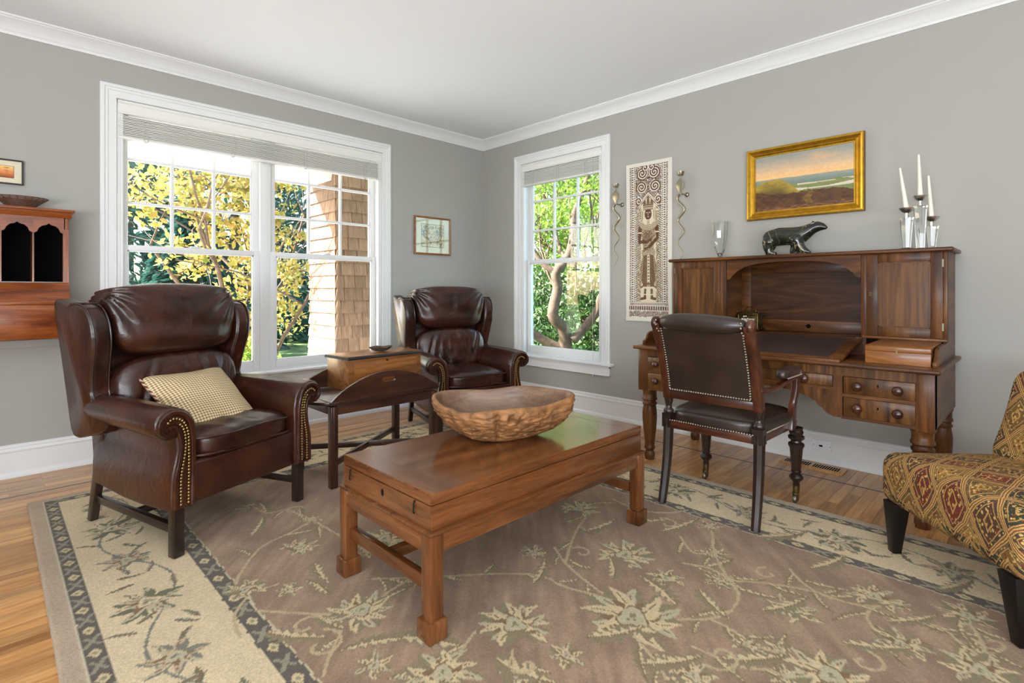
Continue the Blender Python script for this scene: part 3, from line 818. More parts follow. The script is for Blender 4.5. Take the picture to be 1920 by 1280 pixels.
c1['label'] = 'brown leather wing armchair nearest the camera with a checked cushion on its seat'
c1.location = (-3.14, -1.385, .012); c1.rotation_euler = (0, 0, math.radians(21))
c2 = copy_tree(c1)
c2['label'] = 'reddish-brown leather wing armchair in the corner between the two windows'
c2.location = (-1.15, -.985, .012); c2.rotation_euler = (0, 0, math.radians(-12))

# checked throw pillow on the front chair
def gingham():
    m, nt, b = newmat('checked_weave')
    tc = N(nt, 'TexCoord'); sx = N(nt, 'SeparateXYZ'); nt.links.new(tc.outputs['Object'], sx.inputs[0])
    def stripe(o):
        a = N(nt, 'Math', operation='MULTIPLY'); a.inputs[1].default_value = 2*PI/.013; nt.links.new(o, a.inputs[0])
        s = N(nt, 'Math', operation='SINE'); nt.links.new(a.outputs[0], s.inputs[0])
        g = N(nt, 'Math', operation='GREATER_THAN'); g.inputs[1].default_value = 0; nt.links.new(s.outputs[0], g.inputs[0]); return g.outputs[0]
    ad = N(nt, 'Math', operation='ADD'); nt.links.new(stripe(sx.outputs[0]), ad.inputs[0]); nt.links.new(stripe(sx.outputs[1]), ad.inputs[1])
    hv = N(nt, 'Math', operation='MULTIPLY'); hv.inputs[1].default_value = .5; nt.links.new(ad.outputs[0], hv.inputs[0])
    r = ramp(nt, hv.outputs[0], [(0, lin((222,206,170))), (.5, lin((188,164,122))), (1, lin((128,96,62)))]); r.color_ramp.interpolation = 'CONSTANT'
    r.color_ramp.elements[1].position = .4; r.color_ramp.elements[2].position = .8
    nt.links.new(r.outputs[0], b.inputs['Base Color']); b.inputs['Roughness'].default_value = .85
    bump(nt, b, hv.outputs[0], .25, .003); return m
M['gingham'] = gingham()
def cordmat():
    m, nt, b = newmat('striped_cord')
    w = N(nt, 'TexWave'); w.inputs['Scale'].default_value = 22; w.bands_direction = 'DIAGONAL'; nt.links.new(coords(nt), w.inputs['Vector'])
    r = ramp(nt, w.outputs[0], [(0, lin((104,40,36))), (.5, lin((204,180,140)))]); r.color_ramp.interpolation = 'CONSTANT'
    nt.links.new(r.outputs[0], b.inputs['Base Color']); b.inputs['Roughness'].default_value = .8; return m
M['cordtrim'] = cordmat()
pl = thing('throw_pillow', 'tan checked square cushion with striped cord edge leaning on the front armchair seat', 'pillow', (-3.128, -1.47, .578))
pl.rotation_euler = (Matrix.Rotation(math.radians(22), 3, 'Z') @ Matrix.Rotation(math.radians(39), 3, 'X') @ Matrix.Rotation(math.radians(-1), 3, 'Z')).to_euler()
def pf(q, u):
    x, y, z = q
    e = max(abs(x), abs(y))/.205
    th = (1-min(1, abs(x)/.21)**3)*(1-min(1, abs(y)/.21)**3)
    pin = 1-.07*(1-(min(abs(x), abs(y))/.205)**2)*e**3
    n = noise.noise(Vector((x*11, y*11, z*3)))*.008
    return Vector((x*pin, y*pin, (math.copysign(1, z) if z else 0)*abs(z)/.06*(.012+.055*th)+n))
MB().cushion((0,0,0), (.205,.205,.06), 12, 26, pf, Matrix.Scale(1.02, 4)).build('cover', M['gingham'], pl, smooth=80)
pts = []
for i in range(64):
    a = 2*PI*i/64; c, s_ = math.cos(a), math.sin(a); k = 1/max(abs(c), abs(s_)); x, y = .203*c*k, .203*s_*k
    e = 1-.06*(1-(min(abs(x), abs(y))/.205)**2)
    pts.append((x*e, y*e, 0.008*noise.noise(Vector((x*11, y*11, 0)))))
MB().tube([tuple(c*1.02 for c in p) for p in pts], .0065, 6, closed=True).build('cord_trim', M['cordtrim'], pl, smooth=60)

# ================================================================ BUTLER TRAY TABLE
bt = thing('butler_tray_table', 'dark butler tray table with upright handled side leaves between the armchairs', 'table', (-2.155, -1.325, 0))
lx, ly = (-2.50, -1.81), (-1.55, -1.10)
for x in lx:
    for y in ly:
        MB().box(x-.021, x+.021, y-.021, y+.021, .012, .47).box(x-.008, x+.008, y-.0235, y+.0235, .014, .468).build('leg', M['dk_z'], bt, world=True, bevel=.003)
m = MB()
for y in ly: m.box(lx[0]+.02, lx[1]-.02, y-.012, y+.012, .42, .478)
for x in lx: m.box(x-.012, x+.012, ly[0]+.02, ly[1]-.02, .42, .478)
m.build('apron', M['dk_x'], bt, world=True, bevel=.002)
for a, b_ in (((lx[0], ly[0]), (lx[1], ly[1])), ((lx[0], ly[1]), (lx[1], ly[0]))):
    A, B = Vector((*a, .145)), Vector((*b_, .145)); d = B-A; an = math.atan2(d.y, d.x)
    T = Matrix.Translation((A+B)/2) @ Matrix.Rotation(an, 4, 'Z')
    zz = 0 if b_[1] == ly[1] else .002
    MB().box(-d.length/2+.015, d.length/2-.015, -.010, .010, -.017+zz, .017+zz, T).build('stretcher', M['dk_x'], bt, world=True, bevel=.002)
tx0, tx1, ty0, ty1 = -2.525, -1.785, -1.575, -1.075
MB().box(tx0, tx1, ty0, ty1, .478, .498).build('tray_top', M['dk_x'], bt, world=True, bevel=.003)
def arc(w, h, n=22): return [(-w/2+w*i/n, h*(1-(2*i/n-1)**2)**.9) for i in range(n+1)]
slot = []
for y, lab in ((ty0+.008, 0), (ty1-.008, 1)):
    xm = (tx0+tx1)/2; w = tx1-tx0-.01
    # leaf built around a hand hole: two half outlines
    m = MB(); ar = arc(w, .138); hz0, hz1, hw = .075, .102, .048
    hole = [(-hw+.012,hz0),(hw-.012,hz0),(hw,hz0+.008),(hw,hz1-.006),(hw-.016,hz1),(-hw+.016,hz1),(-hw,hz1-.006),(-hw,hz0+.008)]
    left = [(-w/2,0),(0,0),(0,hz0),(-hw+.012,hz0),(-hw,hz0+.008),(-hw,hz1-.006),(-hw+.016,hz1),(0,hz1)]+[p for p in ar if p[0] <= 1e-6][::-1]
    right = [(-x, z) for x, z in left][::-1]
    for P in (left, right): m.prism([(xm+x, .499+z) for x, z in P], 'y', y-.008, y+.008)
    m.build('side_leaf', M['dk_x'], bt, world=True)
for s, x in ((-1, tx0), (1, tx1)):
    d = ty1-ty0-.02
    P = [(x+s*.002, (ty0+ty1)/2-d/2)]+[(x+s*(.002+.105*(1-(2*i/18-1)**2)**.8), (ty0+ty1)/2-d/2+d*i/18) for i in range(1, 18)]+[(x+s*.002, (ty0+ty1)/2+d/2)]
    MB().prism(P, 'z', .480, .497).build('end_leaf', M['dk_y'], bt, world=True, bevel=.003)
for x in (-2.42, -1.89):
    for y in (ty0+.022, ty1-.022): MB().box(x-.035, x+.035, y-.006, y+.016, .4975, .4995).build('hinge', M['brass'], bt, world=True)

# wooden box on the tray
wb = thing('wooden_box', 'plain wooden lidded box with black edged top standing on the tray table', 'box', (-2.03, -1.205, .499), math.radians(4))
MB().box(-.28, .28, -.128, .128, 0, .192).build('body', M['box_x'], wb, bevel=.002)
MB().box(-.245, .245, -.1295, -.126, .02, .172).build('front_panel', M['box_x'], wb, bevel=.001)
lid = MB().prism([(-.141,.193),(.141,.193),(.141,.199),(.132,.210),(-.132,.210),(-.141,.199)], 'x', -.293, .293)
lid.build('lid_edge', plain('black_lid_edge', (24,24,26), .3, coat=.3), wb)
MB().box(-.282, .282, -.13, .13, .2095, .2125).build('lid', M['box_x'], wb, bevel=.001)
MB().lathe([(.009,-.1302),(.009,-.1318),(.004,-.1318)], (.0,0,.170), 12, ax='y').build('lock_plate', M['brass'], wb)
ds = thing('shell_dish', 'small dark rough shell dish on top of the wooden box', 'dish', (-2.0, -1.22, .7117))
m = MB(); nu, nv = 32, 10; vs = []
for j in range(nv+1):
    for i in range(nu):
        a = 2*PI*i/nu; t_ = j/nv
        w = 1+.10*math.sin(3*a+1)+.06*math.sin(7*a)
        if t_ < .6: u = t_/.6; r = (.02+.058*u**.7)*w; z = .003+.030*u**1.6+.004*math.sin(9*a)*u
        else: u = (t_-.6)/.4; r = (.078-.055*u)*w; z = .033-.014*u+.003*math.sin(5*a)*(1-u)
        vs.append((r*math.cos(a)*1.05, r*math.sin(a)*.8, z))
fs = [[j*nu+i, j*nu+(i+1) % nu, (j+1)*nu+(i+1) % nu, (j+1)*nu+i] for j in range(nv) for i in range(nu)]
fs.append(list(range(nu))); fs.append([nv*nu+i for i in range(nu)])
m.add(vs, fs).build('shell', plain('rough_shell', (74,60,48), .5, noise_amt=.5, nscale=50, bmp=.6, bscale=90), ds, smooth=60)

# ================================================================ COFFEE TABLE (chest on stand)
ct = thing('coffee_table', 'polished wooden chest-on-stand coffee table in the middle of the rug', 'table', (-2.27, -2.72, 0))
X0, X1, Y0, Y1 = -2.895, -1.645, -3.02, -2.415
for x in (X0, X1):
    for y in (Y0, Y1):
        sx, sy = (1 if x == X0 else -1), (1 if y == Y0 else -1)
        lg = MB().box(x, x+sx*.052, y, y+sy*.052, .012, .345).build('leg', M['cof_z'], ct, world=True, bevel=.004)
        MB().box(x-sx*.010, x+sx*.062, y-sy*.010, y+sy*.062, .012, .078).build('block_foot', M['cof_z'], lg, world=True, bevel=.006)
for y in (Y0+.016, Y1-.016): MB().box(X0+.05, X1-.05, y-.012, y+.012, .285, .345).build('long_rail', M['cof_x'], ct, world=True, bevel=.003)
for x in (X0+.016, X1-.016): MB().box(x-.012, x+.012, Y0+.05, Y1-.05, .285, .345).build('end_rail', M['cof_y'], ct, world=True, bevel=.003)
m = MB()
m.prism([(X0-.003,Y0-.003),(X1+.003,Y0-.003),(X1+.003,Y1+.003),(X0-.003,Y1+.003)], 'z', .345, .357)
m.build('stand_moulding', M['cof_x'], ct, world=True, bevel=.005)
for x in (X0+.03, X1-.03): MB().box(x-.013, x+.013, Y0+.06, Y1-.06, .155, .20).build('stretcher', M['cof_y'], ct, world=True, bevel=.003)
MB().box(X0+.04, X1-.04, -2.735, -2.70, .16, .195).build('stretcher', M['cof_x'], ct, world=True, bevel=.003)
bx0, bx1, by0, by1 = X0+.012, X1-.012, Y0+.012, Y1-.012
MB().box(bx0, bx1, by0, by1, .357, .437).build('chest', M['cof_x'], ct, world=True, bevel=.003)
for x in (bx0, bx1):
    sg = 1 if x == bx0 else -1
    MB().box(x-sg*.0012, x+sg*.012, by0+.004, by1-.004, .358, .436).build('end_panel', M['cof_y'], ct, world=True)
    MB().box(x-sg*.0012, x+sg*.012, by0+.004, by1-.004, .4405, .468).build('lid_end', M['cof_y'], ct, world=True)
ld = MB().box(bx0, bx1, by0, by1, .439, .4745).build('lid', M['cof_x'], ct, world=True, bevel=.003)
for x0, x1 in ((bx0, bx0+.085), (bx1-.085, bx1)):
    MB().box(x0+.002, x1, by0+.002, by1-.002, .470, .4752).build('breadboard_end', M['cof_y'], ld, world=True)
MB().box(bx0+.0855, bx1-.0855, by0+.002, by1-.002, .470, .4752).build('top_panel', M['cof_x'], ld, world=True)
for y in (by0+.09, by1-.06):
    hk = MB(); hk.tube([(bx0-.002,y,.432),(bx0-.006,y,.425),(bx0-.004,y+.002,.412),(bx0-.008,y,.398),(bx0-.004,y,.392)], .0028, 6)
    hk.ball((bx0-.003, y, .430), .005, 8, 5); hk.build('hook_latch', M['iron'], ct, world=True, smooth=60)
kh = MB().prism([((by0+by1)/2+.009*math.cos(2*PI*i/14), .405+.013*math.sin(2*PI*i/14)) for i in range(14)], 'x', bx0-.0016, bx0+.001).build('escutcheon', M['iron'], ct, world=True)
MB().box(bx0-.0022, bx0-.001, (by0+by1)/2-.002, (by0+by1)/2+.002, .398, .409).build('keyhole', M['black'], kh, world=True)

# burl bowl
def bowlmats():
    a = plain('burl_outside', (140,96,56), .6, noise_amt=.45, nscale=22, bmp=.8, bscale=70)
    b = wood('burl_inside', (84,60,44), (122,92,70), (146,114,90), 'x', .8, .5, .1, 1.0)
    return [a, b]
bw = thing('burl_bowl', 'large irregular carved burl wood bowl on the coffee table', 'bowl', (-2.262, -2.645, .4755), math.radians(-44.6))
nu = 220; vs = []; rows = []
def rim(a):
    c, s_ = math.cos(a), math.sin(a)
    r = 1/math.sqrt((c/.285)**2+(s_/.215)**2)
    r *= 1+.035*math.sin(3*a+.6)+.02*math.sin(5*a+2)
    r += .055*gsn(((a-.02+PI) % (2*PI))-PI, .28)
    r += .03*gsn(((a-PI+.25+PI) % (2*PI))-PI, .3)
    r -= .02*gsn(((a-PI-.55+PI) % (2*PI))-PI, .2)
    z = .158+.016*math.sin(a*1+.4)+.010*math.sin(3*a-.7)+.020*gsn(((a-.02+PI) % (2*PI))-PI, .4)
    return r, z
NO, NI = 46, 26
for j in range(NO+1):
    t_ = j/NO; ring = []
    for i in range(nu):
        a = 2*PI*i/nu; r, zr = rim(a)
        base = .46; k = base+(1-base)*(math.sin(t_*PI/2))**.80
        z = zr*(t_**1.2)
        p = Vector((r*k*math.cos(a), r*k*math.sin(a), z))
        amp = .019*min(1, t_*5)*(1-.7*max(0, (t_-.86)/.14))
        d = noise.noise(Vector((p.x*9+3, p.y*9, z*9)))*1.2
        d += .55*noise.noise(Vector((p.x*36, p.y*36, z*80)))+.25*noise.noise(Vector((p.x*80, p.y*80, z*170)))
        cre = -1.6*gsn(((a-4.75+PI) % (2*PI))-PI, .05)*(1-t_*.4)
        kn = -2.4*gsn((((a-5.0+PI) % (2*PI))-PI), .055)*gsn(t_-.80, .09)+1.2*gsn((((a-5.0+PI) % (2*PI))-PI), .13)*gsn(t_-.80, .2)
        dd = amp*(d+cre+kn)
        vs.append((p.x+math.cos(a)*dd, p.y+math.sin(a)*dd, z))
for j in range(1, NI+1):
    t_ = j/NI
    for i in range(nu):
        a = 2*PI*i/nu; r, zr = rim(a)
        th = .026
        if t_ < .18: u = t_/.18; k = 1-(th*u)/r; z = zr+.007*math.sin(u*PI)
        else: u = (t_-.18)/.82; k = (1-th/r)*math.cos(u*PI/2)**.72; z = .022+(zr-.022)*(1-math.sin(u*PI/2)**.9)
        if j == NI: k = .0001
        vs.append((r*k*math.cos(a), r*k*math.sin(a), z+.001*noise.noise(Vector((a*4, t_*8, 0)))))
m = MB(); fs = []; R_ = NO+NI+1
for j in range(R_-1):
    for i in range(nu): fs.append([j*nu+i, j*nu+(i+1) % nu, (j+1)*nu+(i+1) % nu, (j+1)*nu+i])
fs.append([i for i in range(nu)][::-1])
m.add(vs, fs); m.mi = [(0 if k//nu < NO+3 else 1) for k in range((R_-1)*nu)]+[0]
m.build('bowl', bowlmats(), bw, smooth=60, fixn=False)
# ================================================================ SECRETARY DESK ON THE RIGHT WALL
dk = thing('secretary_desk', 'large mahogany secretary desk with paneled doors and arched niche on the right wall', 'desk', (-.42, -3.235, 0))
XF = -.79; YL, YR = -2.452, -4.012
W = dict(parent=dk, world=True)
MX, MY, MZ = M['mah_x'], M['mah_y'], M['mah_z']
# turned legs
LP = [(.030,0),(.030,.010),(.034,.022),(.033,.045),(.026,.056),(.026,.062),(.034,.070),(.035,.082),(.031,.090),(.033,.12),(.042,.20),(.0475,.27),(.047,.315),(.042,.350),(.040,.360),(.047,.366),(.048,.376),(.041,.383),(.041,.392),(.049,.398),(.049,.410),(.044,.416),(.045,.45),(.049,.458),(.049,.468),(.045,.476)]
for x, y in ((-.735,-2.505),(-.735,-3.96),(-.085,-2.505),(-.085,-3.96)):
    MB().lathe([(r, z) for r, z in LP], (x, y, 0), 24).build('leg', MZ, smooth=50, **W)
# carcass: side panels, back, corner posts, rails
m = MB().box(XF+.01, -.03, YL-.02, YL, .475, .735)
m.build('side_panel', MX, **W)
MB().box(XF+.01, -.03, YR, YR+.02, .475, .735).build('side_panel', MX, **W)
MB().box(-.035, -.02, YR+.02, YL-.02, .50, .735).build('back_panel', MY, **W)
for y0, y1 in ((YL, YL-.072), (YR, YR+.072)):
    MB().box(XF, XF+.07, y0, y1, .462, .735).build('corner_post', MZ, bevel=.003, **W)
MB().box(XF, XF+.02, YL-.07, YR+.07, .688, .735).build('top_rail', M['fig'], **W)
for y0, y1 in ((-2.865,-2.822), (-3.642,-3.599)):
    MB().box(XF+.001, XF+.022, y0, y1, .475, .69).build('inner_stile', MZ, **W)
for y0, y1 in ((-2.83,-2.52), (-3.944,-3.636)):
    MB().box(XF+.002, XF+.022, y0, y1, .470, .486).build('bottom_rail', MY, **W)
    MB().box(XF+.002, XF+.022, y0, y1, .583, .600).build('drawer_rail', MY, **W)
    MB().box(XF+.02, -.04, y0, y1, .470, .48).build('bottom_board', MX, **W)
MB().box(XF+.002, XF+.022, -3.60, -2.86, .612, .628).build('drawer_rail', MY, **W)
def drawer(y0, y1, z0, z1, knobs, keys, mt):
    d = MB().box(XF-.003, XF+.018, y0, y1, z0, z1).build('drawer', mt, bevel=.003, **W)
    MB().box(XF+.018, XF+.30, y0+.01, y1-.01, z0+.005, z1-.008).build('drawer_box', MX, d, world=True)
    for ky in knobs:
        zc = (z0+z1)/2
        MB().lathe([(.0,-.040),(.010,-.039),(.019,-.034),(.023,-.026),(.021,-.018),(.013,-.011),(.011,-.004),(.014,0)], (XF-.002, ky, zc), 16, ax='x').build('knob', M['chr_z'], d, smooth=60, world=True)
    for ky in keys:
        MB().box(XF-.0042, XF-.0028, ky-.003, ky+.003, (z0+z1)/2-.004+.008, (z0+z1)/2+.008+.008).build('keyhole', M['black'], d, world=True)
for y0, y1 in ((-2.820,-2.526), (-3.940,-3.646)):
    a, b_ = y0+(y1-y0)*.22, y0+(y1-y0)*.78
    drawer(y0, y1, .601, .686, (a, b_), ((y0+y1)/2,), M['fig'])
    drawer(y0, y1, .487, .582, (a, b_), ((y0+y1)/2,), M['fig'])
drawer(-3.597, -2.867, .629, .686, (-3.47, -2.99), ((-3.232),), M['fig'])
# arched apron over the knee hole
half = [(0,.592),(.10,.590),(.19,.580),(.25,.560),(.285,.540),(.300,.520),(.318,.510),(.328,.496),(.345,.484),(.368,.475)]
ar = [(-3.232-d, z) for d, z in half[::-1]]+[(-3.232+d, z) for d, z in half[1:]]
MB().prism([(-3.60,.612)]+ar+[(-2.864,.612)], 'x', XF+.003, XF+.022).build('arched_apron', M['fig'], **W)
# desk top board with bull nose
MB().box(-.825, -.012, -4.037, -2.428, .735, .757).build('desk_top', MY, bevel=.009, seg=4, **W)
# scrolled gallery ends
gp = [(-.33,.757),(-.735,.757),(-.742,.770),(-.735,.785),(-.715,.790),(-.700,.800),(-.690,.822),(-.672,.838),(-.645,.845),(-.60,.848),(-.33,.850)]
for y in (-2.452, -4.012):
    s = -1 if y > -3 else 1
    MB().prism(gp, 'y', y, y+s*.016).build('gallery_end', MX, bevel=.002, **W)
# sloped writing board with leather inset
A = Vector((-.815, 0, .764)); B = Vector((-.318, 0, .848)); dv = (B-A); ln = dv.length; an = math.atan2(dv.z, dv.x)
T = Matrix.Translation((A.x, 0, A.z)) @ Matrix.Rotation(-an, 4, 'Y')
wbd = MB().box(0, ln, -3.634, -2.835, -.014, .004, T).build('writing_board', MY, bevel=.003, **W)
MB().box(.045, ln-.03, -3.575, -2.895, .003, .0052, T).build('leather_inset', M['desk_leather'], wbd, world=True)
MB().box(.02, .034, -3.60, -3.595, .004, .010, T).build('pull_tab', M['steel'], wbd, world=True)
MB().box(-.34, -.03, -3.632, -2.838, .830, .850).build('niche_floor', MY, bevel=.002, **W)
MB().box(-.34, -.325, -3.632, -2.838, .757, .830).build('niche_riser', MY, **W)
# upper cabinet
HX = -.335
def cab(y0, y1):
    MB().box(HX+.006, -.02, y0, y0+(.018 if y0 < y1 else -.018), .757, 1.328).build('cabinet_side', MX, **W)
    MB().box(HX+.006, -.02, y1, y1-(.018 if y0 < y1 else -.018), .757, 1.328).build('cabinet_side', MX, **W)
    lo, hi = min(y0, y1), max(y0, y1)
    MB().box(HX+.02, -.02, lo+.018, hi-.018, .855, .870).build('cabinet_floor', MY, **W)
    MB().box(-.035, -.02, lo+.018, hi-.018, .757, 1.328).build('cabinet_back', MY, **W)
    MB().box(HX-.006, HX+.03, lo, hi, .852, .866).build('door_sill', MY, bevel=.003, **W)
cab(-2.458, -2.838); cab(-3.632, -4.010)
def stile(y0, y1): MB().box(HX, HX+.02, y0, y1, .857, 1.328).build('front_stile', MZ, bevel=.001, **W)
stile(-2.458, -2.472); stile(-2.815, -2.850); stile(-3.627, -3.652); stile(-3.992, -4.010)
MB().box(HX, HX+.022, -3.630, -3.6, .757, .855).build('front_stile', MZ, **W)
def door(y0, y1, hinge, key):
    lo, hi = min(y0, y1), max(y0, y1); z0, z1 = .868, 1.326; sw = .052
    d = MB().box(HX, HX+.02, lo, lo+sw, z0, z1).box(HX, HX+.02, hi-sw, hi, z0, z1).box(HX+.0002, HX+.02, lo+sw, hi-sw, z0, z0+sw).box(HX+.0002, HX+.02, lo+sw, hi-sw, z1-sw*.9, z1).build('door', MZ, bevel=.0015, **W)
    MB().box(HX+.009, HX+.016, lo+sw-.004, hi-sw+.004, z0+sw-.004, z1-sw*.9+.004).build('door_panel', M['fig'], d, world=True)
    m = MB(); e = .006; a, b_, c, f = lo+sw, hi-sw, z0+sw, z1-sw*.9
    m.box(HX+.004, HX+.010, a, a+e, c, f).box(HX+.004, HX+.010, b_-e, b_, c, f).box(HX+.004, HX+.010, a, b_, c, c+e).box(HX+.004, HX+.010, a, b_, f-e, f)
    m.build('panel_moulding', MZ, d, world=True)
    for z in (.93, 1.265): MB().box(HX-.0025, HX+.002, hinge-.004, hinge+.004, z-.020, z+.020).build('hinge', M['steel'], d, world=True)
    ek = MB().box(HX-.0012, HX+.001, key-.005, key+.005, 1.092, 1.112).build('keyhole_plate', M['brass'], d, world=True)
    MB().box(HX-.0018, HX-.0008, key-.002, key+.002, 1.096, 1.107).build('keyhole', M['black'], ek, world=True)
door(-2.473, -2.814, -2.473, -2.792)
door(-3.653, -3.991, -3.991, -3.672)
# niche: back panel with frame, hole, arch valance
MB().box(-.040, -.025, -3.632, -2.838, .850, 1.328).build('niche_back', M['mah_y'], **W)
fr = MB().box(-.048, -.038, -2.90, -2.838, .85, 1.32).box(-.048, -.038, -3.632, -3.57, .85, 1.32).box(-.0478, -.038, -3.57, -2.90, .85, .925).box(-.0478, -.038, -3.57, -2.90, 1.24, 1.32).build('niche_frame', MY, bevel=.002, **W)
MB().box(-.044, -.038, -3.569, -2.901, .926, 1.239).build('niche_panel', M['fig_shade'], **W)
MB().lathe([(.014,0),(.014,.002)], (-.0495, -3.27, .888), 18, ax='x').build('cable_hole', M['black'], fr, world=True)
half = [(0,1.305),(.10,1.303),(.20,1.294),(.265,1.278),(.315,1.252),(.332,1.238),(.338,1.228),(.348,1.226),(.352,1.214),(.366,1.200),(.386,1.194)]
c0 = -3.239
ar = [(c0-d, z) for d, z in half[::-1]]+[(c0+d, z) for d, z in half[1:]]
MB().prism([(c0-.386,1.328)]+ar+[(c0+.386,1.328)], 'x', HX+.001, HX+.020).build('arch_valance', M['sec_y'] if False else MY, **W)
MB().box(HX-.026, -.012, -4.036, -2.432, 1.326, 1.348).build('cornice', MY, bevel=.008, seg=4, **W)

# slim wooden box tucked under the right cabinet
sb = thing('slope_box', 'flat lighter wooden box lying on the right end of the secretary desk', 'box', (-.52, -3.857, .7575))
MB().box(-.20, .17, -.132, .132, 0, .062).build('body', M['box_y'], sb, bevel=.002)
MB().prism([(-.20,.063),(.17,.063),(.17,.095),(-.19,.090),(-.20,.086)], 'y', -.132, .132).build('lid', M['box_y'], sb, bevel=.002)
MB().box(-.2015, -.199, -.004, .004, .052, .072).build('clasp', M['brass'], sb)
# brass box with card in the niche
lb_ = thing('brass_case', 'small ornate brass case with a white card and arched handle in the desk niche', 'case', (-.115, -2.925, .851), math.radians(-8))
MB().box(-.045, .045, -.078, .078, .010, .020).box(-.048, .048, -.082, .082, .004, .012).build('plinth', M['brass'], lb_, bevel=.002)
MB().box(-.036, .036, -.066, .066, .020, .100).build('case', M['brass'], lb_, bevel=.002)
MB().box(-.048, .048, -.084, .084, .100, .110).box(-.042, .042, -.076, .076, .110, .117).build('cornice', M['brass'], lb_, bevel=.002)
MB().prism([(-.045,.117),(.045,.117),(.02,.128),(0,.131),(-.02,.128)], 'x', -.03, .03).build('pediment', M['brass'], lb_)
for y in (-.076, .076):
    MB().ball((-.038, y, .124), .007, 8, 6).build('finial', M['brass'], lb_, smooth=60)
    MB().tube([(-.038, y*.9, .02), (-.038, y*.9, .10)], .006, 8).build('pilaster', M['brass'], lb_, smooth=60)
    MB().ball((-.04, y, .004), .006, 8, 6, sc=(1,1,.65)).build('foot', M['brass'], lb_, smooth=60)
MB().box(-.0385, -.034, -.046, .046, .040, .078).build('card', plain('ivory_card', (222,220,206), .7), lb_)
MB().tube([(0, .04*math.cos(a), .122+.036*math.sin(a)) for a in [PI*i/12 for i in range(13)]], .0028, 6).build('handle', M['brass'], lb_, smooth=60)

# ================================================================ DESK CHAIR
dc = thing('desk_armchair', 'open-arm desk chair in dark leather with nailheads drawn up to the secretary', 'chair', (-1.08, -3.19, 0), PI/2)
CW, CM, CH = M['chr_z'], M['leather2'], M['chr_x']
# back legs and posts: one curved member each
for s in (-1, 1):
    leg = crom([(s*.238,.282,.010),(s*.236,.256,.12),(s*.234,.232,.26),(s*.233,.222,.40),(s*.233,.222,.445)], 5)
    m = MB(); m.tube([tuple(p) for p in leg], [.0215+.009*i/len(leg) for i in range(len(leg))], 8, flat=(1,1)); m.box(s*.208, s*.258, .198, .248, .40, .472)
    m.build('rear_leg', M['stem_dark'], dc, smooth=35)
    m = MB().lathe([(.022,.470),(.026,.476),(.028,.486),(.024,.494),(.017,.500),(.016,.515),(.020,.528),(.023,.545),(.024,.56)], (s*.233,.222,0), 14)
    m.build('post_turning', M['stem_dark'], dc, smooth=60)
    pp = crom([(s*.233,.222,.55),(s*.233,.238,.65),(s*.233,.272,.78),(s*.233,.322,.90),(s*.233,.345,.955)], 5)
    m = MB(); vs = []; n = len(pp)
    for i, p in enumerate(pp):
        w, d = .020, .024+.006*math.sin(PI*i/n)
        for dx, dy in ((-w,-d),(w,-d),(w,d),(-w,d)): vs.append((p.x+dx, p.y+dy, p.z))
    fs = [[0,1,2,3],[4*n-4+k for k in range(4)]]
    for i in range(n-1):
        for k in range(4): fs.append([i*4+k, i*4+(k+1) % 4, i*4+4+(k+1) % 4, i*4+4+k])
    m.add(vs, fs).build('back_post', CW, dc, bevel=.006, seg=3)
    m = MB(); m.lathe([(.0,-.016),(.026,-.016),(.033,-.010),(.035,0),(.033,.010),(.022,.014),(.018,.019),(.0,.021)], (s*.240,.340,.955), 18, ax='x')
    m.build('scroll_boss', CW, dc, smooth=45)
# lower back rail
MB().prism([(-.215,.556),(.215,.556),(.215,.600),(-.215,.600)], 'y', .222, .245).build('back_rail', CH, dc, bevel=.004)
# leather back panel, slightly bowed, and rolled top
def backy(z): return .222+.012+((z-.59)/.36)**1.4*.104 if z > .59 else .234
m = MB(); nx, nz = 12, 12; vs = []
for side in (0, 1):
    for j in range(nz+1):
        for i in range(nx+1):
            x = -.213+.426*i/nx; z = .598+.33*j/nz
            y = backy(z)+(.020 if side == 0 else -.034)+((.006 if side == 0 else -.022)*(1-(x/.213)**2)*(math.sin(PI*j/nz)))
            vs.append((x, y, z))
n1 = (nx+1)*(nz+1); fs = []
for side in (0, 1):
    for j in range(nz):
        for i in range(nx):
            a = side*n1+j*(nx+1)+i; fs.append([a, a+1, a+nx+2, a+nx+1])
bd = [i for i in range(nx+1)]+[(j+1)*(nx+1)-1 for j in range(1, nz+1)]+[nz*(nx+1)+i for i in range(nx-1, -1, -1)]+[j*(nx+1) for j in range(nz-1, 0, -1)]
for k in range(len(bd)): a, b_ = bd[k], bd[(k+1) % len(bd)]; fs.append([a, b_, b_+n1, a+n1])
bk = m.add(vs, fs).build('back_upholstery', CM, dc, smooth=50)
def rollf(q, u): return Vector((q.x, q.y, q.z))
MB().cushion((0,.338,.962), (.222,.052,.046), 2.6, 16, lambda q, u: Vector((q.x*(1 if abs(q.x) < .2 else 1), q.y, q.z+.003*math.sin(q.x*14)))).build('top_roll', CM, dc, smooth=80)
m = MB()
for i in range(33): x = -.203+.406*i/32; m.ball((x, backy(.603)+.022, .606), .0052, 7, 4)
for s in (-1, 1):
    for i in range(26): z = .612+.315*i/25; m.ball((s*.207, backy(z)+.022, z), .0052, 7, 4)
    for i in range(9):
        a = -PI*.55+PI*1.3*i/8; m.ball((s*.214, .342+.046*math.cos(a), .958+.046*math.sin(a)), .0052, 7, 4)
stuff_(m.build('nailhead_trim', M['nail2'], bk, smooth=60))
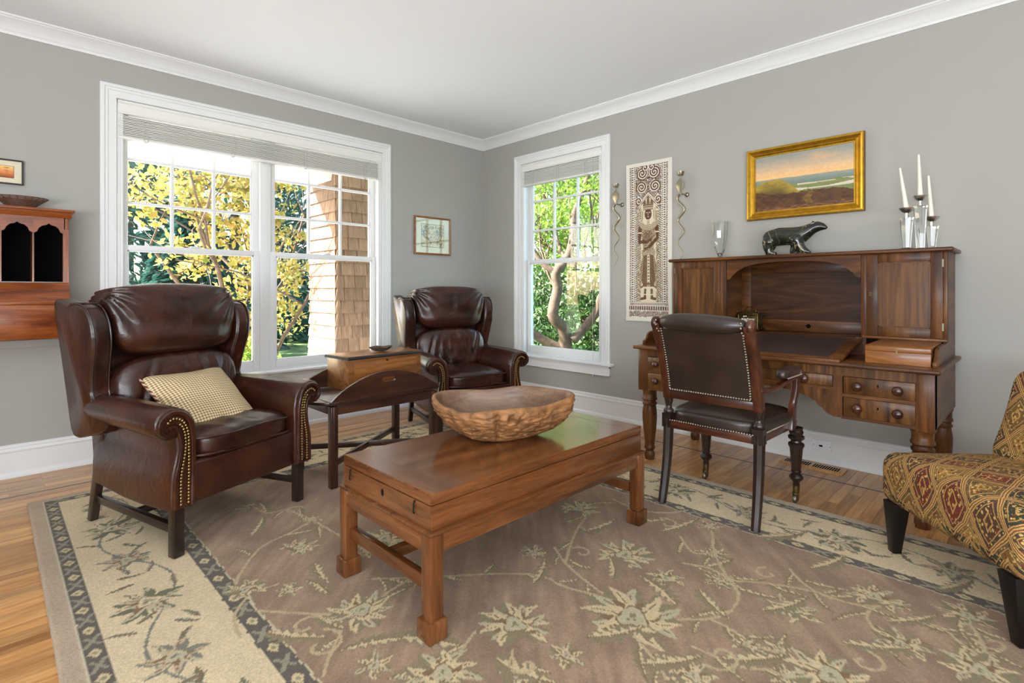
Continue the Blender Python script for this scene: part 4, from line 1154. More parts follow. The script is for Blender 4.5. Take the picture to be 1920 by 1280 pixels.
# seat frame and sprung seat
m = MB().box(-.225, .225, .212, .242, .398, .440).box(-.245, .245, -.262, -.232, .398, .440)
for s in (-1, 1): m.add([(s*.248,-.26,.398),(s*.238,.24,.398),(s*.208,.24,.398),(s*.218,-.26,.398),(s*.248,-.26,.440),(s*.238,.24,.440),(s*.208,.24,.440),(s*.218,-.26,.440)], [(0,3,2,1),(4,5,6,7),(0,1,5,4),(1,2,6,5),(2,3,7,6),(3,0,4,7)])
m.build('seat_rail', CH, dc, bevel=.004)
def seatf(q, u):
    z = q.z+(.022*(1-(q.x/.25)**2)*(1-(q.y/.26)**2) if q.z > 0 else 0)
    return Vector((q.x*(1-.05*(q.y/.26)), q.y, z))
st = MB().cushion((0,-.012,.462), (.246,.262,.046), 4.5, 20, seatf).build('seat', CM, dc, smooth=80)
m = MB()
for i in range(34): x = -.212+.424*i/33; m.ball((x, .2455, .441), .0050, 7, 4); m.ball((x*1.1, -.266, .441), .0050, 7, 4)
for s in (-1, 1):
    for i in range(38): y = .195-.445*i/37; m.ball((s*(.2485-.01*(y+.26)/.5+.0005), y, .441), .0050, 7, 4)
stuff_(m.build('nailhead_trim', M['nail2'], st, smooth=60))
# turned front legs on casters
for s in (-1, 1):
    fx, fy = s*.248, -.248
    m = MB().lathe([(.012,.075),(.017,.090),(.016,.105),(.019,.112),(.034,.128),(.036,.136),(.030,.146),(.021,.152),(.022,.160),(.027,.166),(.022,.172),(.024,.18),(.033,.29),(.040,.302),(.040,.312),(.028,.320),(.026,.328),(.040,.340),(.041,.350),(.030,.358),(.034,.366),(.036,.376),(.030,.384),(.034,.398)], (fx, fy, 0), 10)
    lg = m.build('front_leg', M['stem_dark'], dc, smooth=35)
    MB().lathe([(.015,.052),(.017,.07),(.016,.09),(.019,.092)], (fx, fy, 0), 12).build('caster_cup', M['brass'], lg, smooth=50)
    m = MB().box(fx-.013, fx-.010, fy-.004, fy+.020, .016, .058).box(fx+.010, fx+.013, fy-.004, fy+.020, .016, .058); m.build('caster_fork', M['brass'], lg)
    MB().lathe([(.005,-.009),(.018,-.0085),(.0215,-.004),(.0215,.004),(.018,.0085),(.005,.009)], (fx, fy+.014, .0215), 18, ax='x').build('caster_wheel', M['steel'], lg, smooth=40)
    # arm: curved support, rail and padded top
    sup = crom([(s*.250,-.165,.40),(s*.252,-.168,.47),(s*.262,-.150,.54),(s*.268,-.172,.61),(s*.262,-.200,.675)], 5)
    vs = []; n = len(sup); m = MB()
    for i, p in enumerate(sup):
        d = .033-.010*math.sin(PI*i/n)
        for dx, dy in ((-.015,-d),(.015,-d),(.015,d),(-.015,d)): vs.append((p.x+dx, p.y+dy, p.z))
    fs = [[0,1,2,3],[4*n-4+k for k in range(4)]]+[[i*4+k, i*4+(k+1) % 4, i*4+4+(k+1) % 4, i*4+4+k] for i in range(n-1) for k in range(4)]
    m.add(vs, fs).build('arm_support', CW, dc, bevel=.004)
    rail = crom([(s*.240,.245,.655),(s*.255,.12,.645),(s*.262,.0,.662),(s*.262,-.14,.676),(s*.262,-.215,.674)], 5)
    m = MB(); m.tube([tuple(p) for p in rail], .016, 8, flat=(.8,1.25)); m.lathe([(0,-.022),(.022,-.022),(.026,-.016),(.026,.016),(.022,.022),(0,.022)], (s*.262,-.235,.682), 14, ax='x')
    ra = m.build('arm_rail', CH, dc, smooth=40)
    MB().cushion((s*.261,-.085,.704), (.032,.115,.024), 3.4, 12, lambda q, u: Vector((q.x, q.y, q.z+(.006 if q.z > 0 else 0)+(q.y*-.02)))).build('arm_pad', CM, ra, smooth=80)
    m = MB()
    for i in range(15):
        y = -.185+.20*i/14; m.ball((s*.293, y, .690), .0042, 6, 4)
    stuff_(m.build('nailhead_trim', M['nail2'], ra, smooth=60))

# ================================================================ SLIPPER CHAIR
def tapestry():
    m, nt, b = newmat('paisley_diamond_tapestry')
    uv = N(nt, 'UVMap'); sx = N(nt, 'SeparateXYZ')
    wn_ = N(nt, 'TexNoise'); wn_.inputs['Scale'].default_value = 18
    nt.links.new(uv.outputs[0], wn_.inputs['Vector'])
    wv = N(nt, 'VectorMath', operation='MULTIPLY_ADD'); wv.inputs[1].default_value = (.012,.012,0)
    nt.links.new(wn_.outputs['Color'], wv.inputs[0]); nt.links.new(uv.outputs[0], wv.inputs[2])
    nt.links.new(wv.outputs[0], sx.inputs[0])
    def mth(op, a, b_=None, c=None):
        n = N(nt, 'Math', operation=op)
        for i, q in enumerate((a, b_, c)):
            if q is None: continue
            if isinstance(q, (int, float)): n.inputs[i].default_value = q
            else: nt.links.new(q, n.inputs[i])
        return n.outputs[0]
    U = mth('MULTIPLY', sx.outputs[0], 1/.15); V = mth('MULTIPLY', sx.outputs[1], 1/.19)
    p = mth('ADD', U, V); q = mth('SUBTRACT', U, V)
    fp = mth('FRACT', p); fq = mth('FRACT', q)
    dp = mth('ABSOLUTE', mth('SUBTRACT', fp, .5)); dq = mth('ABSOLUTE', mth('SUBTRACT', fq, .5))
    dmax = mth('MAXIMUM', dp, dq)                      # 0 centre .5 edge
    cid = N(nt, 'CombineXYZ'); nt.links.new(mth('FLOOR', p), cid.inputs[0]); nt.links.new(mth('FLOOR', q), cid.inputs[1])
    wnz = N(nt, 'TexWhiteNoise'); wnz.noise_dimensions = '3D'; nt.links.new(cid.outputs[0], wnz.inputs['Vector'])
    field = ramp(nt, wnz.outputs['Value'], [(0, lin((120,92,48))), (.3, lin((112,50,36))), (.5, lin((62,60,46))), (.72, lin((150,112,58))), (.9, lin((86,62,44)))]); field.color_ramp.interpolation = 'CONSTANT'
    vo = N(nt, 'TexVoronoi'); vo.inputs['Scale'].default_value = 95; nt.links.new(wv.outputs[0], vo.inputs['Vector'])
    fl = ramp(nt, vo.outputs['Color'], [(0, lin((190,150,80))), (.3, lin((128,58,38))), (.5, lin((204,172,110))), (.7, lin((70,70,52))), (.9, lin((168,124,60)))]); fl.color_ramp.interpolation = 'CONSTANT'
    vm = ramp(nt, vo.outputs['Distance'], [(0, (1,1,1)), (.38, (1,1,1)), (.46, (0,0,0))])
    mx1 = N(nt, 'MixRGB'); nt.links.new(vm.outputs[0], mx1.inputs[0]); nt.links.new(field.outputs[0], mx1.inputs[1]); nt.links.new(fl.outputs[0], mx1.inputs[2])
    bands = ramp(nt, dmax, [(0, (0,0,0)), (.10, (0,0,0)), (.11, (1,1,1)), (.14, (1,1,1)), (.15, (0,0,0)), (.30, (0,0,0)), (.31, (1,1,1)), (.345, (1,1,1)), (.355, (0,0,0)), (.40, (0,0,0)), (.41, (1,1,1)), (.5, (1,1,1))])
    bandc = ramp(nt, dmax, [(0, lin((186,148,86))), (.2, lin((186,148,86))), (.33, lin((70,72,60))), (.42, lin((190,150,88))), (.455, lin((112,66,44))), (.48, lin((194,156,96)))]); bandc.color_ramp.interpolation = 'CONSTANT'
    mx2 = N(nt, 'MixRGB'); nt.links.new(bands.outputs[0], mx2.inputs[0]); nt.links.new(mx1.outputs[0], mx2.inputs[1]); nt.links.new(bandc.outputs[0], mx2.inputs[2])
    no = N(nt, 'TexNoise'); no.inputs['Scale'].default_value = 260; no.inputs['Detail'].default_value = 2; nt.links.new(uv.outputs[0], no.inputs['Vector'])
    sp_ = ramp(nt, no.outputs[0], [(.35, (.55,.52,.48)), (.6, (1.1,1.05,1))])
    mx3 = N(nt, 'MixRGB', blend_type='MULTIPLY'); mx3.inputs[0].default_value = .8; nt.links.new(mx2.outputs[0], mx3.inputs[1]); nt.links.new(sp_.outputs[0], mx3.inputs[2])
    nt.links.new(mx3.outputs[0], b.inputs['Base Color']); b.inputs['Roughness'].default_value = .85; b.inputs['Specular IOR Level'].default_value = .25
    bump(nt, b, mx3.outputs[0], .2, .004)
    return m
M['tapestry'] = tapestry()
def uvloft(name, prof, w, mat, parent, nx=18, side_r=.03, bulge=.0, M4=None):
    """closed (y,z) profile swept over width w along x with rounded sides; uv follows the cloth"""
    me = bpy.data.meshes.new(name); bm = bmesh.new(); uvl = bm.loops.layers.uv.new('UVMap')
    n = len(prof); cy = sum(p[0] for p in prof)/n; cz = sum(p[1] for p in prof)/n
    per = [0]
    for i in range(n): a, b_ = prof[i], prof[(i+1) % n]; per.append(per[-1]+math.hypot(b_[0]-a[0], b_[1]-a[1]))
    xs = [-1, -.985, -.96, -.92]+[-.92+1.84*i/nx for i in range(1, nx)]+[.92, .96, .985, 1]
    rings = []
    for u in xs:
        x = u*w/2; e = min(side_r, w/2-abs(x)); k = side_r-math.sqrt(max(0, side_r**2-(side_r-e)**2))
        ring = []
        for (y, z) in prof:
            d = Vector((y-cy, z-cz)); L = d.length
            s_ = (L-k)/L
            top = bulge*(1-u*u) if z > cz else 0
            p = Vector((x, cy+d.x*s_, cz+d.y*s_+top))
            if M4: p = M4 @ p
            ring.append(bm.verts.new(p))
        rings.append(ring)
    for a in range(len(xs)-1):
        for i in range(n):
            j = (i+1) % n
            f = bm.faces.new([rings[a][i], rings[a][j], rings[a+1][j], rings[a+1][i]]); f.smooth = True
            for lp, (uu, vv) in zip(f.loops, ((xs[a], per[i]), (xs[a], per[i+1]), (xs[a+1], per[i+1]), (xs[a+1], per[i]))): lp[uvl].uv = (uu*w/2, vv)
    for a in (0, -1):
        f = bm.faces.new(rings[a])
        for lp, (y, z) in zip(f.loops, prof): lp[uvl].uv = (y+.03, z+.02)
    bmesh.ops.recalc_face_normals(bm, faces=bm.faces)
    bm.to_mesh(me); bm.free(); me.materials.append(mat)
    o = bpy.data.objects.new(name, me); COL.objects.link(o); o.parent = parent; ORG[o.name] = ORG[parent.name]
    return o
def rnd_rect(y0, y1, z0, z1, r, n=6):
    out = []
    for (cy, cz, a0) in ((y0+r, z0+r, 180), (y1-r, z0+r, 270), (y1-r, z1-r, 0), (y0+r, z1-r, 90)):
        for i in range(n+1): a = math.radians(a0+90*i/n); out.append((cy+r*math.cos(a), cz+r*math.sin(a)))
    # refine long spans
    res = []
    for i in range(len(out)):
        a, b_ = out[i], out[(i+1) % len(out)]; L = math.hypot(b_[0]-a[0], b_[1]-a[1]); k = max(1, int(L/.04))
        for t in range(k): res.append((a[0]+(b_[0]-a[0])*t/k, a[1]+(b_[1]-a[1])*t/k))
    return res
rzs = math.radians(222)
fd = Vector((math.sin(rzs), -math.cos(rzs), 0)); xd = Vector((math.cos(rzs), math.sin(rzs), 0))
C1 = Vector((-1.135, -3.872, 0)); ctr = C1+xd*.335-fd*.33
sl = thing('slipper_chair', 'armless slipper chair in gold paisley diamond fabric at the right edge', 'chair', (ctr.x, ctr.y, 0), rzs)
uvloft('seat', rnd_rect(-.335, .30, .215, .425, .055), .68, M['tapestry'], sl, bulge=.035)
RB = Matrix.Translation((0,.16,.40)) @ Matrix.Rotation(math.radians(-17), 4, 'X')
uvloft('backrest', rnd_rect(-.09, .09, -.02, .40, .06), .60, M['tapestry'], sl, bulge=.01, M4=RB)
for s in (-1, 1):
    for y, dy in ((-.30, 0), (.25, .05)):
        x0 = s*.285
        m = MB(); t0, t1 = .035, .017
        yb = y+dy
        vs = [(x0-t1+s*.012, yb-t1, .012),(x0+t1+s*.012, yb-t1, .012),(x0+t1+s*.012, yb+t1, .012),(x0-t1+s*.012, yb+t1, .012),(x0-t0,y-t0,.23),(x0+t0,y-t0,.23),(x0+t0,y+t0,.23),(x0-t0,y+t0,.23)]
        m.add(vs, [(0,3,2,1),(4,5,6,7),(0,1,5,4),(1,2,6,5),(2,3,7,6),(3,0,4,7)])
        lg = m.build('leg', M['legblack'], sl, bevel=.003)
        MB().lathe([(.012,.005),(.014,.012)], (x0+s*.012, yb, 0), 10).build('glide', M['steel'], lg)
# ================================================================ WALL SECRETARY AT THE LEFT EDGE
ws = thing('wall_secretary', 'small orange-brown slant-front secretary with scalloped pigeonholes hung on the left wall', 'desk', (-3.98, 0, .84))
WS = dict(parent=ws, world=True); sX, sY, sZ = M['sec_x'], M['sec_y'], M['sec_z']
RX, LXX = -3.532, -4.43
# lower writing box with sloped lid
MB().box(LXX, RX, -.31, -.003, .842, 1.045).build('writing_case', sX, bevel=.004, **WS)
MB().box(LXX-.006, RX+.006, -.318, -.300, 1.040, 1.058).build('front_lip', sX, bevel=.003, **WS)
MB().prism([(-.306,1.046),(-.003,1.046),(-.003,1.168),(-.20,1.168),(-.306,1.058)], 'x', LXX, RX).build('slant_lid', sX, bevel=.003, **WS)
# pigeonhole cabinet
m = MB().box(RX-.018, RX, -.20, -.003, 1.168, 1.556).box(LXX, LXX+.018, -.20, -.003, 1.168, 1.556)
m.build('cabinet_side', sZ, bevel=.002, **WS)
MB().box(LXX, RX, -.015, -.003, 1.168, 1.556).build('cabinet_back', M['black'], **WS)
MB().box(LXX+.018, RX-.018, -.19, -.012, 1.168, 1.174).build('shelf', M['dk_x'], **WS)
cells = []; x = RX-.020
MB().box(RX-.028, RX, -.203, -.19, 1.168, 1.49).build('face_stile', sZ, **WS)
x = RX-.028
while x > LXX+.05: cells.append((max(x-.128, LXX+.02), x)); x -= .138
for a, b_ in cells:
    m = MB().box(a-.009, a-.001, -.196, -.014, 1.174, 1.49); m.build('divider', sZ, **WS)
    xm = (a+b_)/2; w = b_-a+.010
    ar = [(0,1.520),(.012,1.510),(.030,1.505),(.045,1.490),(.052,1.470),(.064,1.463),(w/2,1.455)]
    P = [(xm-d, z) for d, z in ar[::-1]]+[(xm+d, z) for d, z in ar[1:]]
    MB().prism([(xm-w/2,1.556)]+P+[(xm+w/2,1.556)], 'y', -.205, -.190).build('scalloped_valance', sX, **WS)
MB().prism([(-.205,1.556),(-.003,1.556),(-.003,1.590),(-.222,1.590),(-.215,1.572)], 'x', LXX-.008, RX+.012).build('cornice', sX, bevel=.002, **WS)
MB().box(LXX-.02, RX+.026, -.236, -.003, 1.590, 1.606).build('top_board', sX, bevel=.003, **WS)
MB().box(LXX, -3.507, -.028, -.001, .775, .822).build('wall_cleat', M['wall'], bevel=.004, **WS)
# wicker basket on it
bk_ = thing('wicker_basket', 'small shallow brown wicker basket on the wall secretary', 'basket', (-3.745, -.125, 1.6065))
def ell(r, z, n=36, wob=0): return [(r*1.0*math.cos(2*PI*i/n), r*.72*math.sin(2*PI*i/n)*1.0, z+wob*math.sin(2*PI*i/n*9)) for i in range(n)]
wick = plain('wicker', (92,58,38), .5, noise_amt=.4, nscale=80)
for k in range(9):
    r = .058+.066*(k/8)**1.1; z = .005+.056*(k/8)
    MB().tube(ell(r, z), .0034, 5, closed=True).build('cane_ring', wick, bk_, smooth=60)
MB().lathe([(0,.002),(.062,.002),(.062,.006),(0,.006)], (0,0,0), 24, Matrix.Diagonal((1,.72,1,1))).build('base', wick, bk_)
for k in range(22):
    a = 2*PI*k/22
    MB().tube([(r*math.cos(a), r*.72*math.sin(a), z) for r, z in ((.056,.003),(.075,.022),(.098,.042),(.127,.062))], .0026, 5).build('stake', wick, bk_, smooth=60)

# ================================================================ PICTURES AND HANGING
def paint_grid(name, O, U, V, nu, nv, func, mat, parent, back=.004):
    """flat dense grid with colours func(u,v arrays)->rgb srgb 0..255; O corner, U,V edge vectors"""
    us = np.linspace(0, 1, nu); vs = np.linspace(0, 1, nv); uu, vv = np.meshgrid(us, vs)
    rgb = func(uu.ravel(), vv.ravel())
    o = np.array(O)-np.array(ORG[parent.name] if parent else (0,0,0))
    co = o[None]+uu.ravel()[:, None]*np.array(U)[None]+vv.ravel()[:, None]*np.array(V)[None]
    i = np.arange(nu*nv).reshape(nv, nu)
    f = np.stack([i[:-1, :-1], i[:-1, 1:], i[1:, 1:], i[1:, :-1]], -1).reshape(-1, 4)
    return np_mesh(name, co, f, rgb, mat, parent)
def np_mesh(name, co, f, rgb, mat, parent):
    me = bpy.data.meshes.new(name)
    me.vertices.add(len(co)); me.vertices.foreach_set('co', co.astype(np.float32).ravel())
    me.loops.add(f.size); me.loops.foreach_set('vertex_index', f.astype(np.int32).ravel())
    me.polygons.add(len(f)); me.polygons.foreach_set('loop_start', np.arange(0, f.size, 4, dtype=np.int32)); me.polygons.foreach_set('loop_total', np.full(len(f), 4, dtype=np.int32))
    me.update()
    c = np.clip(rgb, 0, 255)/255.; c = np.where(c <= .04045, c/12.92, ((c+.055)/1.055)**2.4)
    at = me.color_attributes.new('Col', 'FLOAT_COLOR', 'POINT')
    at.data.foreach_set('color', np.concatenate([c, np.ones((len(c), 1))], 1).astype(np.float32).ravel())
    me.materials.append(mat)
    o = bpy.data.objects.new(name, me); COL.objects.link(o)
    if parent: o.parent = parent; ORG[o.name] = ORG[parent.name]
    return o
def vnoise(x, y, seed=0):
    """cheap value noise"""
    xi = np.floor(x).astype(int); yi = np.floor(y).astype(int); xf = x-xi; yf = y-yi
    def h(a, b_):
        n = (a*374761393+b_*668265263+seed*1274126177) & 0x7fffffff
        n = (n ^ (n >> 13))*1274126177 & 0x7fffffff
        return ((n ^ (n >> 16)) & 0xffff)/65535.
    u = xf*xf*(3-2*xf); v = yf*yf*(3-2*yf)
    return (h(xi, yi)*(1-u)+h(xi+1, yi)*u)*(1-v)+(h(xi, yi+1)*(1-u)+h(xi+1, yi+1)*u)*v
def fbm(x, y, o=4, seed=0):
    s = 0; a = .5
    for k in range(o): s = s+a*vnoise(x*2**k, y*2**k, seed+k); a *= .5
    return s/(1-.5**o)
def lerp(a, b_, t): return a+(b_-a)*np.clip(t, 0, 1)[:, None]
def C(*c): return np.array(c, float)[None]
def sstep(a, b_, x): t = np.clip((x-a)/(b_-a), 0, 1); return t*t*(3-2*t)
M['print'] = attrmat('printed_paper', .55, .3)
M['oil'] = attrmat('oil_paint', .4, .4, coat=.1, bstr=.05, bscale=120)
M['rub'] = attrmat('cloth_rubbing', .9, .1)
def frame4(parent, name, a0, a1, z0, z1, prof, T, mat, seg=30):
    """mitred frame; prof list of (in from outer edge, proud)"""
    n = len(prof)
    for side in range(4):
        m = MB(); vs = []
        for end in (0, 1):
            for (c, p) in prof:
                if side == 0: q = (a0+c, p, (z0+c) if end == 0 else (z1-c))
                elif side == 1: q = (a1-c, p, (z0+c) if end == 0 else (z1-c))
                elif side == 2: q = ((a0+c) if end == 0 else (a1-c), p, z0+c)
                else: q = ((a0+c) if end == 0 else (a1-c), p, z1-c)
                vs.append(T(*q))
        fs = [list(range(n))[::-1], list(range(n, 2*n))]+[[i, (i+1) % n, n+(i+1) % n, n+i] for i in range(n)]
        m.add(vs, fs); m.build(name, mat, parent, smooth=seg, world=True)
TL = lambda a, p, z: (a, -p, z)         # on left wall, p = proud of wall
TR = lambda a, p, z: (-p, a, z)         # on right wall
# landscape painting
pa = thing('landscape_painting', 'gilt-framed landscape painting of hills and a river valley above the desk', 'painting', (-.02, -3.22, 1.618))
py0, py1, pz0, pz1 = -3.578, -2.866, 1.618, 2.110
frame4(pa, 'frame_rail', py0, py1, pz0, pz1, [(0,.004),(0,.034),(.006,.044),(.016,.046),(.024,.036),(.034,.030),(.040,.034),(.046,.030),(.050,.024),(.056,.024),(.058,.018),(.058,.004)], TR, M['gold'])
frame4(pa, 'outer_edge', py0-.0012, py1+.0012, pz0-.0012, pz1+.0012, [(0,.003),(0,.030),(.004,.030),(.004,.003)], TR, M['golddark'])
def landscape(u, v):   # u 0 left(far) .. 1 right ; v 0 bottom .. 1 top
    sky = lerp(lerp(C(226,178,112), C(196,166,132), (v-.52)/.22), C(134,136,128), (v-.70)/.25)
    cl = fbm(u*3+3, v*7, 3, 5); sky = lerp(sky, C(206,160,118), (cl-.45)*2.2*sstep(.5, .75, v)*(1-sstep(.85, 1, v)))
    c = sky
    hz = .57+.012*fbm(u*6, u*0, 3, 2)-.02*u
    far = lerp(C(140,144,130), C(104,120,112), (hz-v)/.12+.15*fbm(u*9, v*30, 3, 9))
    c = np.where((v < hz)[:, None], far, c)
    val = .44+.01*np.sin(u*9)
    river = (np.abs(v-.345-.02*np.sin(u*5+1)-.04*(u-.6)) < .022+.012*np.sin(u*7)) & (u > .36)
    plain_ = lerp(C(132,130,84), C(100,112,64), fbm(u*12, v*40, 4, 3)*1.2)
    c = np.where((v < val)[:, None] & (u > .3)[:, None], plain_, c)
    band = (np.abs(v-.41-.02*u) < .014) & (u > .45) & (fbm(u*9, v*50, 3, 8) > .42)
    c = np.where(band[:, None], C(186,176,154), c)
    c = np.where(river[:, None], C(190,180,162), c)
    hill = .545-1.6*np.maximum(0, np.abs(u-.20)-.06)**1.45*(1+.5*(u > .2))+.01*fbm(u*14, 0*u, 3, 4)
    hc = lerp(C(158,134,54), C(108,92,38), (hill-v)/.2+.9*(fbm(u*16, v*22, 4, 6)-.5))
    hc = lerp(hc, C(72,50,32), (hill-v-.16)/.2)
    c = np.where((v < hill)[:, None], hc, c)
    fg = .20+.14*(1-u)-.04*np.sin(u*6)+.05*fbm(u*12, 0*u, 4, 7)
    fc = lerp(C(62,40,28), C(104,68,34), fbm(u*22, v*26, 4, 11)*1.3-.2)
    c = np.where((v < fg)[:, None], fc, c)
    tree_ = (((u-.57-.02*np.sin(v*30))/.05)**2+((v-.15)/.19)**2 < .2+1.1*fbm(u*34, v*26, 3, 12))
    c = np.where(tree_[:, None], lerp(C(70,58,26), C(132,98,38), fbm(u*30, v*30, 3, 13)), c)
    path = (v < .05+.03*fbm(u*18, 0*u, 3, 14)) & (u > .02)
    c = np.where(path[:, None], lerp(C(150,104,64), C(70,46,30), fbm(u*30, v*60, 3, 15)*1.3), c)
    return c*(.96+.08*fbm(u*50, v*50, 2, 20))[:, None]*1.12
paint_grid('canvas', (-.019, py1-.056, pz0+.056), (0, -(py1-py0-.112), 0), (0, 0, pz1-pz0-.112), 230, 140, landscape, M['oil'], pa)
MB().box(-.017, -.003, py0+.02, py1-.02, pz0+.02, pz1-.02).build('backing', M['golddark'], pa, world=True)
# antique map, left wall
mp_ = thing('framed_map', 'thin wooden frame with an old engraved map beside the corner', 'picture', (-.69, -.01, 1.482))
mx0, mx1, mz0, mz1 = -.912, -.470, 1.482, 1.862
frame4(mp_, 'frame_rail', mx0, mx1, mz0, mz1, [(0,.003),(0,.022),(.006,.026),(.014,.022),(.018,.016),(.018,.003)], TL, wood('map_frame_wood', (112,66,30), (150,96,50), (172,118,68), 'x', 1.2, .35, .2))
def mapf(u, v):
    paper = lerp(C(206,192,160), C(188,172,138), fbm(u*5, v*5, 3, 1))
    inn = (u > .16) & (u < .85) & (v > .17) & (v < .84)
    c = np.where(inn[:, None], lerp(C(206,186,146), C(222,204,166), fbm(u*6, v*6, 3, 2)), lerp(C(222,214,188), C(206,198,170), fbm(u*3, v*3, 2, 4)))
    edge = inn & ((u < .172) | (u > .838) | (v < .182) | (v > .828)); c = np.where(edge[:, None], C(120,104,78), c)
    f = fbm(u*9+2, v*9, 4, 7)
    ink = (np.abs(f-.5) < .016) & inn & (f > 0)
    land = ((v > .30+.5*np.abs(u-.50)-.06*np.sin(u*20)) & inn & (v < .8))
    c = np.where((land & (fbm(u*40, v*40, 3, 9) > .52))[:, None], c*.72, c)
    c = np.where(ink[:, None], C(92,84,70), c)
    iso = (((u-.70)/.12)**2+((v-.30)/.06)**2 < 1) | (((u-.68)/.07)**2+((v-.62)/.14)**2 < 1) | (((u-.27)/.07)**2+((v-.60)/.2)**2 < 1)
    c = np.where((iso & (fbm(u*50, v*50, 3, 12) > .45))[:, None], C(118,112,96), c)
    return c
paint_grid('map_sheet', (mx0+.017, -.012, mz0+.017), (mx1-mx0-.034, 0, 0), (0, 0, mz1-mz0-.034), 150, 130, mapf, M['print'], mp_)
MB().box(mx0+.01, mx1-.01, -.010, -.002, mz0+.01, mz1-.01).build('backing', M['dk_x'], mp_, world=True)
MB().box(mx0+.016, mx1-.016, -.0165, -.0145, mz0+.016, mz1-.016).build('glass', M['glass'], mp_, world=True)
# small print, left edge
sp2 = thing('small_framed_print', 'small dark-framed sunset print at the left edge above the wall secretary', 'picture', (-3.85, -.01, 1.757))
a0, a1, z0, z1 = -3.975, -3.728, 1.757, 1.906
frame4(sp2, 'frame_rail', a0, a1, z0, z1, [(0,.003),(0,.018),(.004,.020),(.009,.016),(.009,.003)], TL, plain('dark_grey_frame', (70,66,62), .4))
def sunset(u, v):
    c = np.tile(C(224,214,186), (len(u), 1))*(.97+.05*fbm(u*20, v*20, 2, 3))[:, None]
    inn = (np.abs(u-.5) < .355) & (np.abs(v-.5) < .27)
    w = (v-.23)/.54
    p = lerp(C(150,70,34), C(236,150,82), w*2); p = lerp(p, C(244,206,140), (w-.5)*2); p = lerp(p, C(178,110,66), (fbm(u*7, v*22, 3, 6)-.55)*3)
    c = np.where(inn[:, None], p, c)
    ed = inn & ((np.abs(u-.5) > .345) | (np.abs(v-.5) > .255)); c = np.where(ed[:, None], C(70,52,42), c); return c
paint_grid('print_sheet', (a0+.008, -.010, z0+.008), (a1-a0-.016, 0, 0), (0, 0, z1-z0-.016), 100, 70, sunset, M['print'], sp2)
MB().box(a0+.004, a1-.004, -.008, -.002, z0+.004, z1-.004).build('backing', M['black'], sp2, world=True)

